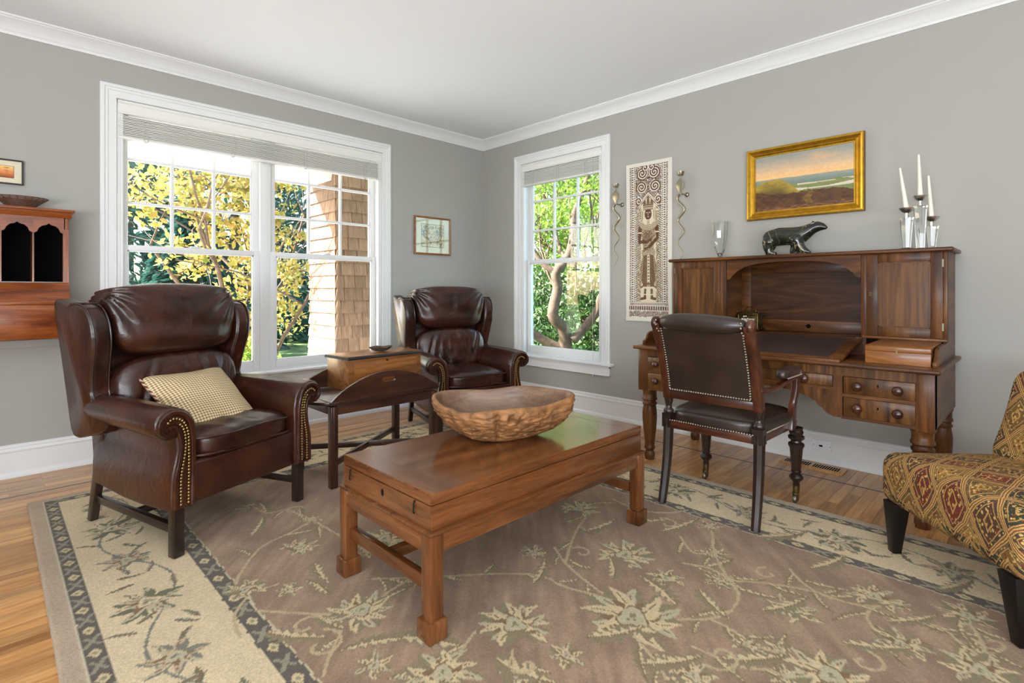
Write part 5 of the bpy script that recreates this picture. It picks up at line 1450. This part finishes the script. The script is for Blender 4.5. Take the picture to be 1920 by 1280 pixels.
# temple rubbing hanging
hg = thing('wall_hanging', 'tall unframed brown and white rubbing of a crowned standing figure on the right wall', 'wall hanging', (-.006, -2.06, .868))
hy0, hy1, hz0, hz1 = -1.848, -2.272, .868, 2.186       # left edge, right edge
HWW, HHH = abs(hy1-hy0), hz1-hz0
def rub(u, v):
    x = (u-.5)*HWW; z = v*HHH                # metres, x right, z up
    W_ = C(226,220,208); B_ = C(92,62,46); cream = C(222,212,184)
    ax = np.abs(x); n1 = fbm(x*260+9, z*260, 3, 1); n2 = fbm(x*55, z*55, 2, 2)
    ink = np.zeros_like(x)
    inside = (ax < .180) & (z > .035) & (z < HHH-.03)
    # outer borders, beaded lines
    def line(d, c, w): return np.abs(d-c) < w
    side = inside & (ax > .120)
    ink = np.where(side, .3+.45*(n2 > .5), ink)
    for c, w, per in ((.170,.006,.016),(.147,.007,.020),(.128,.006,.016)):
        ink = np.where(side & line(ax, c, w), (np.sin(z*2*PI/per) > -.1)*.9, ink)
    for c in (.178, .159, .137, .121): ink = np.where(side & line(ax, c, .0022), 0, ink)
    # foliage scrolls filling
    fill = inside & (ax <= .120) & (z > .155)
    ink = np.where(fill, (np.abs(np.sin(n2*15)) > .5)*.95, ink)
    for sx_, sz_, r in ((.055,1.225,.055),(.062,1.11,.05),(.09,1.0,.035),(.03,1.27,.03)):
        d = np.hypot(ax-sx_, z-sz_); a = np.arctan2(z-sz_, ax-sx_)
        ink = np.where(fill & (d < r), (np.sin(d*300+a*1.0) > -.25)*.95, ink)
    # niche arch
    ah = 1.03-1.35*np.maximum(0, ax-.0)**1.0*(1+ax*9)*.55
    nic = fill & (z < ah) & (ax < .098)
    rimm = fill & (z < ah+.045) & (ax < .116) & ~nic
    ink = np.where(rimm, (np.sin((z+ax)*330) > -.3)*.85, ink)
    ink = np.where(rimm & (np.abs(z-ah-.022) < .003), 0, ink)
    isc = nic.copy(); ink = np.where(nic, 0, ink)
    ink = np.where(nic & (n1 > .70), .25, ink)
    nlow = nic & (ax > .070) & (z < .95); ink = np.where(nlow, (np.abs(np.sin(n2*14+z*20)) > .5)*.7, ink)
    def ell_(cx, cz, rx, rz): return ((x-cx)/rx)**2+((z-cz)/rz)**2
    def cap(ax_, az, bx_, bz, r):
        px, pz = x-ax_, z-az; dx, dz = bx_-ax_, bz-az; t = np.clip((px*dx+pz*dz)/(dx*dx+dz*dz), 0, 1)
        return np.hypot(px-t*dx, pz-t*dz) < r
    def put(mask, val): 
        nonlocal ink; ink = np.where(mask & nic, val, ink)
    tex = .62+.4*(n1 > .45)
    # legs and skirt
    for s in (-1, 1):
        put(cap(s*.030,.26,s*.032,.20,.011), tex); put(cap(s*.030,.192,s*.062,.186,.011), .9); put(line(z,.222,.004) & (np.abs(x-s*.031) < .016), 0)
    sk = (z > .285) & (z < .56) & (ax < .040+.032*np.sin(np.clip((z-.285)/.275, 0, 1)*PI)**.6)
    put(sk, .55+.45*(np.sin(z*300)*np.sin(x*330) > -.2)); put(sk & (ax < .009), (np.sin(z*240) > 0)*.6); put(sk & line(ax, .011, .002), 0)
    put((np.abs(z-.29-.02*np.cos(x*30)) < .008) & (ax < .075), .8)
    sash = cap(-.05,.55,-.072,.30,.006) | cap(.05,.55,.072,.30,.006); put(sash, .5)
    put((z > .545) & (z < .59) & (ax < .062), (np.sin((z+x*x*4)*620) > -.2)*.85)
    # torso, arms
    tor = (z > .575) & (z < .80) & (ax < .050+.028*np.clip((z-.62)/.15, 0, 1)); put(tor, .30+.5*(n1 > .52)); put(ell_(0,.705,.045,.045) < 1, .75*(n1 > .3))
    put(cap(-.078,.775,-.090,.665,.018) | cap(-.090,.660,-.018,.655,.014), .95)
    put(cap(.078,.775,.092,.690,.018) | cap(.092,.690,.010,.615,.014), .95)
    put(cap(-.012,.652,.022,.675,.010), .9); put(cap(.004,.612,-.03,.60,.009), .9)
    for s in (-1, 1): put(line(z,.735,.005) & (np.abs(x-s*.083) < .022), 0); put(ell_(s*.066,.785,.022,.016) < 1, .9)
    nk = (np.hypot(x, z-.86) > .065) & (np.hypot(x, z-.86) < .112) & (z < .82); put(nk, (np.sin(np.hypot(x, z-.86)*700) > -.1)*.9)
    put((ax < .013) & (z > .79) & (z < .85), (np.sin(z*600) > -.3)*.6)
    # head and crown
    put(ell_(0,.885,.042,.055) < 1, 0); put(ell_(0,.885,.033,.047) < 1, .95)
    put((np.abs(z-.897) < .0035) & (np.abs(ax-.014) < .009), .15); put((ax < .004) & (z > .872) & (z < .895), .5); put(ell_(0,.862,.011,.004) < 1, .25)
    put((z > .918) & (z < .955) & (ax < .046), (np.sin(z*500) > -.3)*.9); put((z > .934) & (z < .942) & (ax < .046), .2)
    for cx_, h in ((0,.13),(-.033,.085),(.033,.085)):
        k = (z > .955) & (z < .955+h) & (np.abs(x-cx_) < .015*(1-(z-.955)/h)+.002); put(k, .6+.35*(np.sin(z*420) > 0))
    for s in (-1, 1):
        put(cap(s*.050,.91,s*.058,.83,.005), .55*(n1 > .35)); put(cap(s*.062,.93,s*.074,.80,.003), .5)
    # pedestal bands and base
    bs = inside & (z <= .155)
    ink = np.where(bs, .45*(n2 > .42), ink)
    ink = np.where(bs & (z > .130) & (ax < .135), (np.sin(z*560) > -.1)*.6, ink)
    ink = np.where(bs & (z > .093) & (z < .125), (np.abs(np.sin(x*150))+.6*(n1-.5) > .45)*.85, ink)
    ink = np.where(bs & (z > .04) & (z < .080), (np.abs(np.sin(n2*22+x*30)) > .4)*.75, ink)
    for zz in (.088, .128, .157): ink = np.where(inside & line(z, zz, .003), .05, ink)
    ink = ink*(.72+.5*n1)
    base = np.where(isc[:, None], cream, W_)
    return lerp(base*(.96+.06*n1)[:, None], B_, ink)
nu_, nv_ = 210, 640
o = paint_grid('cloth', (-.0105, hy0, hz0), (0, hy1-hy0, 0), (0, 0, HHH), nu_, nv_, rub, M['rub'], hg)
co = np.empty(nu_*nv_*3, np.float32); o.data.vertices.foreach_get('co', co); co = co.reshape(-1, 3)
uu = np.tile(np.linspace(0, 1, nu_), nv_); vv = np.repeat(np.linspace(0, 1, nv_), nu_)
co[:, 0] -= (.003*np.sin(uu*5+vv*7)+.004*np.exp(-((vv)/.03)**2)+.003*np.exp(-((uu-1)/.05)**2)*np.sin(vv*9)).astype(np.float32)
o.data.vertices.foreach_set('co', co.ravel()); o.data.update()
MB().box(-.0075, -.001, hy1, hy0, hz0, hz1).build('backing_sheet', plain('backing_sheet', (226,222,212), .9), hg, world=True)

# ================================================================ COBRA SCONCES
def sconce(label, yc, ztop):
    s = thing('serpent_sconce', label, 'candle sconce', (-.001, yc, ztop-.66), 0, 'serpent candle sconces')
    X_ = -.055
    path = []
    for i in range(56):
        t = i/55; z = ztop-.175-t*.525; amp = .030*(1-.35*t)
        path.append((X_+.008*math.sin(t*5), yc+amp*math.sin(t*3.05*2*PI+.4), z))
    MB().tube(path, [.0105*(1-.78*(i/55)**1.3) for i in range(56)], 8).build('serpent_body', M['pewter'], s, smooth=60, world=True)
    MB().tube([(X_, yc, ztop-.175), (X_-.004, yc+.002, ztop-.12), (X_, yc, ztop-.06), (X_, yc, ztop-.03)], [.0085,.006,.006,.004], 8).build('neck', M['pewter'], s, smooth=60, world=True)
    hd = [(0,-.066),(.016,-.048),(.031,-.02),(.034,0),(.027,.020),(.011,.036),(0,.044)]
    P = [(yc+a, ztop-.098+b_) for a, b_ in hd]+[(yc-a, ztop-.098+b_) for a, b_ in hd[-2:0:-1]]
    MB().prism(P, 'x', X_-.009, X_-.004).build('hood', M['pewter'], s, bevel=.0015, world=True)
    MB().lathe([(0,-.030),(.019,-.030),(.022,-.026),(.028,0),(.025,0),(.020,-.022),(0,-.022)], (X_, yc, ztop), 18).build('candle_cup', M['pewter'], s, smooth=40, world=True)
    MB().tube([(X_, yc, ztop-.172), (X_+.02, yc-.02, ztop-.176), (-.008, yc-.026, ztop-.176)], .005, 8).build('wall_arm', M['pewter'], s, smooth=60, world=True)
    MB().lathe([(0,-.014),(.012,-.012),(.018,-.006),(.019,0)], (-.002, yc-.026, ztop-.176), 16, ax='x').build('wall_boss', M['pewter'], s, smooth=60, world=True)
sconce('serpent-shaped metal candle sconce between the single window and the rubbing', -1.775, 2.035)
sconce('serpent-shaped metal candle sconce on the wall beside the rubbing, above the desk corner', -2.37, 2.045)

# ================================================================ THINGS ON THE DESK TOP
ZT = 1.3482
def clear(name, fac):
    m, nt, b = newmat(name); b.inputs['Transmission Weight'].default_value = 1; b.inputs['Roughness'].default_value = .02; b.inputs['IOR'].default_value = 1.45
    b.inputs['Base Color'].default_value = (.96,.98,.97,1); return m
M['crystal'] = clear('clear_glass', 1)
vz = thing('glass_vase', 'clear footed glass vase at the left end of the desk top', 'vase', (-.17, -2.733, ZT))
MB().lathe([(0,.0),(.050,.0),(.051,.004),(.030,.008),(.014,.012),(.012,.020),(.022,.034),(.036,.070),(.046,.13),(.053,.20),(.0555,.262),(.052,.262),(.0495,.20),(.043,.13),(.033,.072),(.018,.040),(0,.036)], (0,0,0), 12).build('vase', M['crystal'], vz, smooth=25)
# stone bear
br = thing('stone_bear', 'dark green polished stone bear figurine walking on the desk top', 'figurine', (-.17, -3.2, ZT))
def bearmat():
    m, nt, b = newmat('veined_serpentine')
    v = coords(nt, (1,1,1))
    n1 = N(nt, 'TexNoise'); n1.inputs['Scale'].default_value = 14; n1.inputs['Detail'].default_value = 5; n1.inputs['Distortion'].default_value = .8; nt.links.new(v, n1.inputs['Vector'])
    base = ramp(nt, n1.outputs[0], [(.3, lin((16,20,17))), (.55, lin((38,44,34))), (.75, lin((62,60,42)))])
    n2 = N(nt, 'TexNoise'); n2.inputs['Scale'].default_value = 5; n2.inputs['Detail'].default_value = 2; n2.inputs['Distortion'].default_value = 1.5; nt.links.new(v, n2.inputs['Vector'])
    ve = ramp(nt, n2.outputs[0], [(.488, (0,0,0)), (.497, (1,1,1)), (.503, (1,1,1)), (.512, (0,0,0))])
    mx = N(nt, 'MixRGB'); nt.links.new(ve.outputs[0], mx.inputs[0]); nt.links.new(base.outputs[0], mx.inputs[1]); mx.inputs[2].default_value = (*lin((128,112,78)), 1)
    nt.links.new(mx.outputs[0], b.inputs['Base Color']); b.inputs['Roughness'].default_value = .16; b.inputs['Coat Weight'].default_value = .3; return m
def caps(mb, pts, seg=16):
    P = [Vector(p[:3]) for p in pts]
    for i in range(len(P)-1):
        n = max(2, int((P[i+1]-P[i]).length/.008))
        for k in range(n+1):
            t = k/n; q = P[i].lerp(P[i+1], t); r = pts[i][3]+(pts[i+1][3]-pts[i][3])*t
            mb.ball((q.x, q.y, q.z), r, seg, 9)
mb = MB()
# local: -y = nose direction (to the right in view), x depth
caps(mb, [(0,.118,.118,.056),(0,.06,.128,.060),(0,-.005,.126,.058),(0,-.055,.128,.056),(0,-.085,.142,.046),(0,-.125,.165,.036),(0,-.155,.176,.033),(0,-.180,.174,.024),(0,-.202,.166,.013)])
caps(mb, [(-.028,.125,.095,.042),(-.030,.130,.055,.030),(-.030,.118,.022,.024),(-.030,.085,.014,.014)])
caps(mb, [(.028,.130,.09,.040),(.030,.140,.05,.028),(.030,.145,.02,.022),(.030,.118,.014,.014)])
caps(mb, [(-.030,-.045,.10,.042),(-.032,-.060,.06,.032),(-.032,-.085,.028,.026),(-.032,-.118,.014,.014)])
caps(mb, [(.030,-.035,.10,.038),(.030,-.015,.055,.026),(.030,-.008,.022,.022),(.030,-.03,.014,.014)])
for x in (-.022, .022): caps(mb, [(x,-.138,.200,.010),(x*1.2,-.140,.206,.007)], 10)
ob = mb.build('bear', bearmat(), br, fixn=False)
ob.data.remesh_voxel_size = .004
rm = ob.modifiers.new('remesh', 'REMESH'); rm.mode = 'VOXEL'; rm.voxel_size = .0042; rm.use_smooth_shade = True
sm = ob.modifiers.new('smooth', 'SMOOTH'); sm.iterations = 8; sm.factor = .6
# candlesticks
def candle(label, yc, xc, hb, hc, lean):
    t = thing('candlestick', label, 'candlestick', (xc, yc, ZT), math.radians(20), 'glass and silver candlesticks on the desk')
    MB().lathe([(0,0),(.046,0),(.046,.004),(.030,.010),(.016,.012),(0,.012)], (0,0,0), 20).build('foot', M['crystal'], t, smooth=40)
    z0, z1 = .012, .012+hb; a, b_ = .018, .030
    vs = []
    for z, w in ((z0, a), (z1, b_)):
        for k in range(8):
            an = PI/8+k*PI/4; sq = 1.0 if k % 2 else 1.0
            vs.append((w*math.cos(an)*1.08, w*math.sin(an)*1.08, z))
    MB().add(vs, [list(range(8))[::-1], list(range(8, 16))]+[[i, (i+1) % 8, 8+(i+1) % 8, 8+i] for i in range(8)]).build('glass_stem', M['crystal'], t)
    MB().lathe([(.009,z1),(.009,z1+.028),(.012,z1+.030)], (0,0,0), 14).build('neck', M['silver'], t, smooth=40)
    MB().lathe([(.010,z1+.028),(.022,z1+.034),(.032,z1+.046),(.036,z1+.056),(.033,z1+.056),(.026,z1+.046),(.0,z1+.040)], (0,0,0), 20).build('drip_cup', M['silver'], t, smooth=40)
    zt = ZT+z1+.042
    c = thing('taper_candle', label.replace('candlestick', 'taper candle').replace('glass and silver', 'ivory'), 'candle', (xc, yc, zt), 0, 'ivory taper candles')
    MB().tube([(0,lean*k/6,hc*k/6) for k in range(7)], [.0130-.0075*k/6 for k in range(7)], 12).ball((0, lean, hc), .0055, 10, 6).build('wax', M['wax'], c, smooth=60)
    MB().tube([(0,lean,hc+.003), (.001,lean,hc+.011)], .001, 5).build('wick', M['cord'], c)
candle('glass and silver candlestick of middle height, leftmost on the desk top', -3.822, -.235, .165, .238, .03)
candle('tallest glass and silver candlestick in the middle of the three', -3.874, -.165, .235, .243, .008)
candle('shortest glass and silver candlestick, rightmost on the desk top', -3.914, -.085, .122, .243, .014)
# ================================================================ RUG
RX0, RX1, RY0, RY1 = -3.735, -.872, -5.0, -.612
M['rug'] = attrmat('hand_tufted_wool', .95, .1, nz=.22, nscale=150, sheen=.15, bstr=.7, bscale=380, bdist=.008)
def rug_paint(X, Y):
    dE = np.minimum(np.minimum(X-RX0, RX1-X), np.minimum(RY1-Y, Y-RY0))
    # coordinate running along the border
    along = np.where((X-RX0 == dE) | (RX1-X == dE), Y, X)
    n1 = fbm(X*7, Y*7, 4, 1); n2 = fbm(X*40, Y*40, 2, 2)
    wob = (n2-.5)*.006
    d = dE+wob
    tan_, dark, cream = C(190,166,140), C(98,87,76), C(222,200,160)
    pile_shade = fbm((X+Y)*3.2, (X-Y)*22, 3, 17)  # diagonal streaks painting brushed-pile shading into the field colour
    field = lerp(C(143,115,92), C(177,146,118), (n1-.3)*1.4+(pile_shade-.4)*1.3)
    c = np.tile(tan_, (len(X), 1))*(.94+.12*n1)[:, None]
    c = np.where((d > .056)[:, None], C(206,196,166), c)
    c = np.where((d > .064)[:, None], dark, c)
    c = np.where((d > .116)[:, None], cream*(.95+.1*n1)[:, None], c)
    c = np.where((d > .455)[:, None], dark, c)
    c = np.where((d > .520)[:, None], C(206,190,152), c)
    c = np.where((d > .526)[:, None], field, c)
    sage, gold, pale, cr, blue = C(140,126,94), C(132,102,68), C(196,182,146), C(212,190,146), C(190,178,142)
    # guard-stripe flowers in the two dark bands
    for mid, hw, per in ((.090,.026,.150), (.488,.032,.185)):
        t = (along/per) % 1.0; s = (t-.5)*per; q = d-mid
        r = np.hypot(s/1.15, q)
        pet = (np.abs(s)/.026+np.abs(q)/.017 < 1.15); c = np.where((pet & (np.abs(q) < hw))[:, None], cr, c)
        c = np.where((r < .0075)[:, None] & (np.abs(q) < hw)[:, None], C(150,142,110), c)
        s2 = (((along/per+.5) % 1.0)-.5)*per
        lf = (np.abs(q-.62*np.abs(s2)*np.sign(s2)*1.0) < .008) & (np.abs(s2) < .036) | (np.abs(q+.62*s2) < .0065) & (np.abs(s2) < .032)
        c = np.where((lf & (np.abs(q) < hw))[:, None], C(152,144,120), c)
    RG = dict(x0=RX0, y0=RY0)
    def sub(xm, ym, r):
        return np.nonzero((np.abs(X-xm) < r) & (np.abs(Y-ym) < r))[0]
    def put(idx, mask, col): c[idx[mask]] = np.asarray(col)[0] if np.ndim(col) == 2 and len(col) == 1 else col
    def flower(xm, ym, R, np_, rot, c1=cr, c2=sage, core=blue, sq=1.0):
        """palmette: pointed petals fanned round an outlined heart-shaped core"""
        rr = random.Random(int((xm*971+ym*577)*1000))
        i = sub(xm, ym, R*1.45); x0, y0 = X[i]-xm, Y[i]-ym
        jx, jy = (n2[i]-.5)*.010, (fbm(X[i]*55+7, Y[i]*55, 2, 5)-.5)*.010
        x0 = x0+jx; y0 = y0+jy
        def petal(ang, L, w, off, col, vein=None):
            u = x0*math.cos(ang)+y0*math.sin(ang)-off; v = (-x0*math.sin(ang)+y0*math.cos(ang))
            v = v-.10*L*np.sin(np.clip(u/L, 0, 1)*PI)*(1 if (ang*7) % 2 > 1 else -1)
            t = u/L; m = (t > 0) & (t < 1)
            pr = w*np.clip(np.sin(np.clip(t, 0, 1)**.8*PI), 0, 1)**.75
            put(i, m & (np.abs(v) < pr), col)
            if vein is not None: put(i, m & (t < .75) & (np.abs(v) < .0022), vein)
        pts = []
        for k in range(np_):
            f = k/(np_-1)-.5; ang = rot+f*5.0
            pts.append((ang, R*(1.0-.30*abs(f)*1.0)*rr.uniform(.82, 1.12), k))
        for ang, L, k in pts: petal(ang+.08, L*.97, R*.15, R*.08, c2)
        for ang, L, k in pts: petal(ang, L*.92, R*.125, R*.10, c1 if k % 2 == 0 else core, gold)
        for ang, L, k in pts[::2]: petal(ang+.2, L*.55, R*.10, R*.06, gold)
        for ang, L, k in pts[1::2]: petal(ang+.02, L*.55, R*.10, R*.06, c1)
        for sg in (-1, 1): petal(rot+PI+sg*.55, R*.62, R*.13, 0, c2); petal(rot+PI+sg*.95, R*.5, R*.10, 0, c1)
        u = x0*math.cos(rot)+y0*math.sin(rot); v = np.abs(-x0*math.sin(rot)+y0*math.cos(rot))
        hrt = np.hypot(u-R*.04, v*1.05)-.05*R*np.cos(3*np.arctan2(v, u))
        put(i, hrt < R*.30, gold); put(i, hrt < R*.265, core); put(i, hrt < R*.17, C(190,178,146)); put(i, hrt < R*.07, c2)
    def leaf(xm, ym, L, w, ang, col=sage, col2=cr):
        i = sub(xm, ym, L*1.15); x, y = X[i]-xm+(n2[i]-.5)*.008, Y[i]-ym
        u = x*math.cos(ang)+y*math.sin(ang); v0 = -x*math.sin(ang)+y*math.cos(ang)
        t = u/L; v = v0-.30*L*np.clip(t, 0, 1)**2
        saw = 1-((t*6.5+.25*np.sign(v)) % 1.0)*.62
        prof = w*np.clip(np.sin(np.clip(t, 0, 1)**.75*PI), 0, 1)**.6*saw*1.25
        m = (t > 0) & (t < 1)
        put(i, m & (np.abs(v) < prof), col); put(i, m & (np.abs(v) < prof*.78-.003) & (v > -.1*prof), col2); put(i, m & (np.abs(v) < .0025), gold)
    def vine(pts, w=.0055, col=C(192,170,130)):
        P = crom([(p[0], p[1], 0) for p in pts], 7)
        for a, b_ in zip(P[:-1], P[1:]):
            mx, my = (a.x+b_.x)/2, (a.y+b_.y)/2; L = (b_-a).length
            i = sub(mx, my, L/2+.03)
            if not len(i): continue
            px, py = X[i]-a.x, Y[i]-a.y; dx, dy = b_.x-a.x, b_.y-a.y
            t = np.clip((px*dx+py*dy)/max(1e-9, dx*dx+dy*dy), 0, 1)
            put(i, np.hypot(px-t*dx, py-t*dy)+(n2[i]-.5)*.004 < w, col)
    def scroll(xm, ym, R, a0, sg=1):
        vine([(xm+R*(1-k/14)**.9*math.cos(a0+sg*k*.42), ym+R*(1-k/14)**.9*math.sin(a0+sg*k*.42)) for k in range(13)], .0055)
    rv = random.Random(5)
    for v in VINES:
        P = crom([(p[0], p[1], 0) for p in v], 6); n = len(P)
        for q, t in enumerate((.18, .42, .66, .88)):
            k = min(n-2, int(t*n)); d = P[k+1]-P[k]; an = math.atan2(d.y, d.x)+(.75 if q % 2 else -.75)
            if min(P[k].x-RX0, RX1-P[k].x) > .62: leaf(P[k].x, P[k].y, rv.uniform(.09, .17), rv.uniform(.016, .026), an)
        if min(P[-1].x-RX0, RX1-P[-1].x) > .66 and rv.random() < .7: flower(P[-1].x, P[-1].y, rv.uniform(.045, .065), 7, rv.uniform(0, 6))
    for v in VINES: vine(v)
    for (x, y, R, k, rot) in FLOWERS: flower(x, y, R*1.12, k+1, rot)
    for (x, y, L, w, a) in LEAVES: leaf(x, y, L, w, a)
    for (x, y, R, a, sg) in SCROLLS: scroll(x, y, R, a, sg)
    # cream border: muted flowers, stems and leaves running along the four sides
    grey, olive = C(128,124,108), C(112,108,80)
    for x0 in (RX0+.285, RX1-.285):
        pts = []
        for k in range(36): y = RY1-.15-k*.12; pts.append((x0+.085*math.sin(k*.78), y))
        vine(pts, .0042, grey)
        for k in range(11):
            y = RY1-.30-k*.40
            flower(x0+.02*(-1)**k, y, .125, 9, k*1.3, pale, olive, cream, .8) if k % 2 else flower(x0-.02, y, .105, 7, k*.9, C(196,172,138), grey, pale, .9)
            for q in range(5): leaf(x0+.09*math.cos(q*2.3+k), y-.20+.07*math.sin(q*1.7+k), .085, .011, q*1.4+k*.8, olive if q % 2 else grey, C(170,166,140))
    for y0 in (RY1-.285,):
        pts = [(RX0+.2+k*.12, y0+.085*math.sin(k*.78)) for k in range(21)]
        vine(pts, .0042, grey)
        for k in range(6):
            x = RX0+.55+k*.40
            flower(x, y0, .115, 8, k*1.3, pale, olive, cream, .8)
            for q in range(5): leaf(x+.20+.07*math.sin(q*1.7+k), y0+.09*math.cos(q*2.3+k), .085, .011, q*1.4+k*.8, olive if q % 2 else grey, C(170,166,140))
    return c
VINES = [[(-1.422, -3.249),(-1.687, -3.383),(-1.851, -3.51),(-1.929, -3.583),(-2.046, -3.603),(-2.141, -3.571),(-2.224, -3.497)], [(-1.848, -3.529),(-1.766, -3.646),(-1.71, -3.776),(-1.702, -3.877),(-1.661, -3.948),(-1.592, -3.999)], [(-1.661, -3.948),(-1.745, -3.942),(-1.81, -3.977),(-1.842, -4.019),(-1.861, -4.07)], [(-1.6, -3.65),(-1.653, -3.695),(-1.697, -3.755),(-1.717, -3.83)], [(-2.141, -3.571),(-2.146, -3.645),(-2.162, -3.703),(-2.17, -3.755),(-2.148, -3.797)], [(-2.314, -3.599),(-2.306, -3.697),(-2.29, -3.753),(-2.254, -3.801),(-2.245, -3.849)], [(-2.728, -3.214),(-2.767, -3.257),(-2.801, -3.309)], [(-2.405, -3.446),(-2.449, -3.539),(-2.5, -3.611)], [(-2.454, -2.861),(-2.351, -2.98),(-2.34, -3.105),(-2.297, -3.244),(-2.309, -3.343)], [(-2.135, -2.876),(-2.205, -2.994),(-2.254, -3.139),(-2.296, -3.312)], [(-2.824, -2.55),(-2.732, -2.63),(-2.622, -2.723),(-2.454, -2.861)], [(-3.061, -2.76),(-3.132, -2.832),(-3.195, -2.911)], [(-3.218, -2.445),(-3.119, -2.564),(-3.019, -2.676)], [(-3.228, -2.253),(-3.176, -2.148),(-3.038, -1.983),(-2.878, -1.929),(-2.763, -1.868)], [(-2.763, -1.868),(-2.801, -1.674),(-2.889, -1.631),(-2.912, -1.471)], [(-2.763, -1.868),(-2.745, -2.134),(-2.733, -2.349)], [(-2.912, -2.704),(-2.812, -2.663),(-2.67, -2.648)], [(-1.657, -3.209),(-1.751, -3.319),(-1.687, -3.383)], [(-1.361, -3.096),(-1.466, -3.036),(-1.533, -2.925),(-1.515, -2.752)], [(-1.865, -3.33),(-1.827, -3.425),(-1.851, -3.51)], [(-1.684, -4.043),(-1.643, -4.123),(-1.696, -4.182),(-1.744, -4.235)], [(-1.493, -4.149),(-1.591, -4.212),(-1.701, -4.245)], [(-2.752, -3.065),(-2.879, -3.114),(-2.963, -3.095),(-3.01, -3.108)], [(-1.706, -2.755),(-1.95, -2.846),(-2.205, -2.994)], [(-3.101, -2.328),(-3.198, -2.331),(-3.281, -2.425),(-3.305, -2.557)]]
FLOWERS = [(-2.961, -2.699, 0.115, 9, 0.3),(-2.637, -3.134, 0.125, 12, 1.0),(-2.328, -3.387, 0.17, 10, 0.5),(-1.98, -3.125, 0.12, 12, 0.2),(-1.744, -2.699, 0.1, 10, 0.4),(-2.622, -2.292, 0.11, 10, 0.7),(-2.923, -2.097, 0.08, 8, 0.1),(-1.881, -3.757, 0.09, 6, 0.8),(-1.596, -3.936, 0.09, 8, 0.2),(-1.499, -4.185, 0.08, 7, 0.6),(-3.2, -2.28, 0.075, 7, 0.2),(-2.943, -3.145, 0.11, 8, 0.9),(-1.239, -3.76, 0.07, 7, 0.3),(-1.15, -2.957, 0.06, 7, 0.3),(-2.629, -3.345, 0.06, 5, 0.0),(-2.188, -3.713, 0.05, 6, 0.1),(-1.843, -4.054, 0.08, 6, 0.4),(-1.899, -3.489, 0.05, 8, 0.0),(-1.459, -3.253, 0.06, 6, 0.0),(-2.1, -2.366, 0.09, 9, 0.2),(-1.818, -4.24, 0.1, 7, 0.2),(-2.152, -3.94, 0.12, 8, 0.5),(-2.02, -3.344, 0.07, 6, 1.0),(-3.087, -2.392, 0.05, 5, 0.0),(-3.069, -2.975, 0.06, 5, 0.5),(-2.234, -2.842, 0.06, 7, 0.3),(-2.436, -3.66, 0.07, 7, 0.3)]
LEAVES = [(-1.669, -3.122, 0.26, 0.035, -0.5),(-1.408, -3.454, 0.24, 0.04, -0.9),(-1.539, -3.71, 0.22, 0.04, -0.6),(-1.915, -2.88, 0.2, 0.035, -0.4),(-2.001, -3.464, 0.18, 0.03, -2.4),(-1.967, -3.681, 0.2, 0.035, -0.7),(-2.166, -3.2, 0.18, 0.03, 0.4),(-2.149, -3.457, 0.22, 0.035, 0.9),(-2.514, -3.338, 0.2, 0.04, -0.8),(-2.83, -3.079, 0.25, 0.04, 1.9),(-2.928, -2.929, 0.2, 0.03, 2.4),(-2.788, -3.205, 0.2, 0.035, -1.6),(-3.037, -1.846, 0.22, 0.03, 0.7),(-2.933, -2.275, 0.18, 0.03, -2.0),(-3.234, -2.589, 0.2, 0.035, -1.2),(-2.99, -2.536, 0.16, 0.03, 1.4),(-2.412, -3.008, 0.2, 0.03, 0.2),(-1.735, -3.993, 0.2, 0.03, -0.9),(-1.366, -4.091, 0.2, 0.03, -0.7),(-1.959, -3.921, 0.2, 0.035, -1.2),(-2.306, -3.681, 0.2, 0.035, -1.0),(-2.498, -3.523, 0.2, 0.035, -0.9),(-1.682, -2.485, 0.16, 0.03, 0.2),(-1.678, -2.956, 0.2, 0.03, -1.0),(-1.188, -3.267, 0.16, 0.025, -0.8)]
SCROLLS = [(-3.13, -2.654, 0.06, 0, 1),(-3.139, -2.774, 0.08, 1.0, -1),(-2.744, -3.286, 0.05, 2.0, 1),(-1.576, -3.097, 0.06, 1.0, -1),(-2.295, -3.675, 0.07, 3.0, 1),(-2.782, -1.693, 0.05, 0.0, 1),(-2.089, -2.985, 0.05, 1.5, -1),(-1.702, -3.604, 0.05, 0.5, 1),(-2.01, -3.989, 0.06, 0.0, -1),(-1.624, -4.253, 0.05, 2.0, 1)]
rg = thing('area_rug', 'large floral wool rug with cream border and mauve-brown field under the seating', 'rug', ((RX0+RX1)/2, (RY0+RY1)/2, 0))
NXR, NYR = 480, 736
xs = np.linspace(RX0, RX1, NXR); ys = np.linspace(RY0, RY1, NYR); gx, gy = np.meshgrid(xs, ys)
gx = gx.ravel(); gy = gy.ravel()
colr = rug_paint(gx, gy)
lum = colr.mean(1)
edge = np.minimum(np.minimum(gx-RX0, RX1-gx), np.minimum(RY1-gy, gy-RY0))
hz = .0105+.0012*(fbm(gx*60, gy*60, 2, 9)-.5)-.006*(1-np.clip(edge/.012, 0, 1))**2
ogx = ORG[rg.name]
co = np.stack([gx-ogx.x+.002*(edge < .004)*(fbm(gx*90, gy*90, 2, 4)-.5), gy-ogx.y, hz], 1)
ii = np.arange(NXR*NYR).reshape(NYR, NXR)
ff = np.stack([ii[:-1, :-1], ii[:-1, 1:], ii[1:, 1:], ii[1:, :-1]], -1).reshape(-1, 4)
o = np_mesh('pile', co, ff, colr, M['rug'], rg)
o.data.polygons.foreach_set('use_smooth', np.ones(len(ff), bool))
MB().box(RX0+.001, RX1-.001, RY0+.001, RY1-.001, 0.0008, .006).build('backing', plain('rug_backing', (170,148,126), .95), rg, world=True)
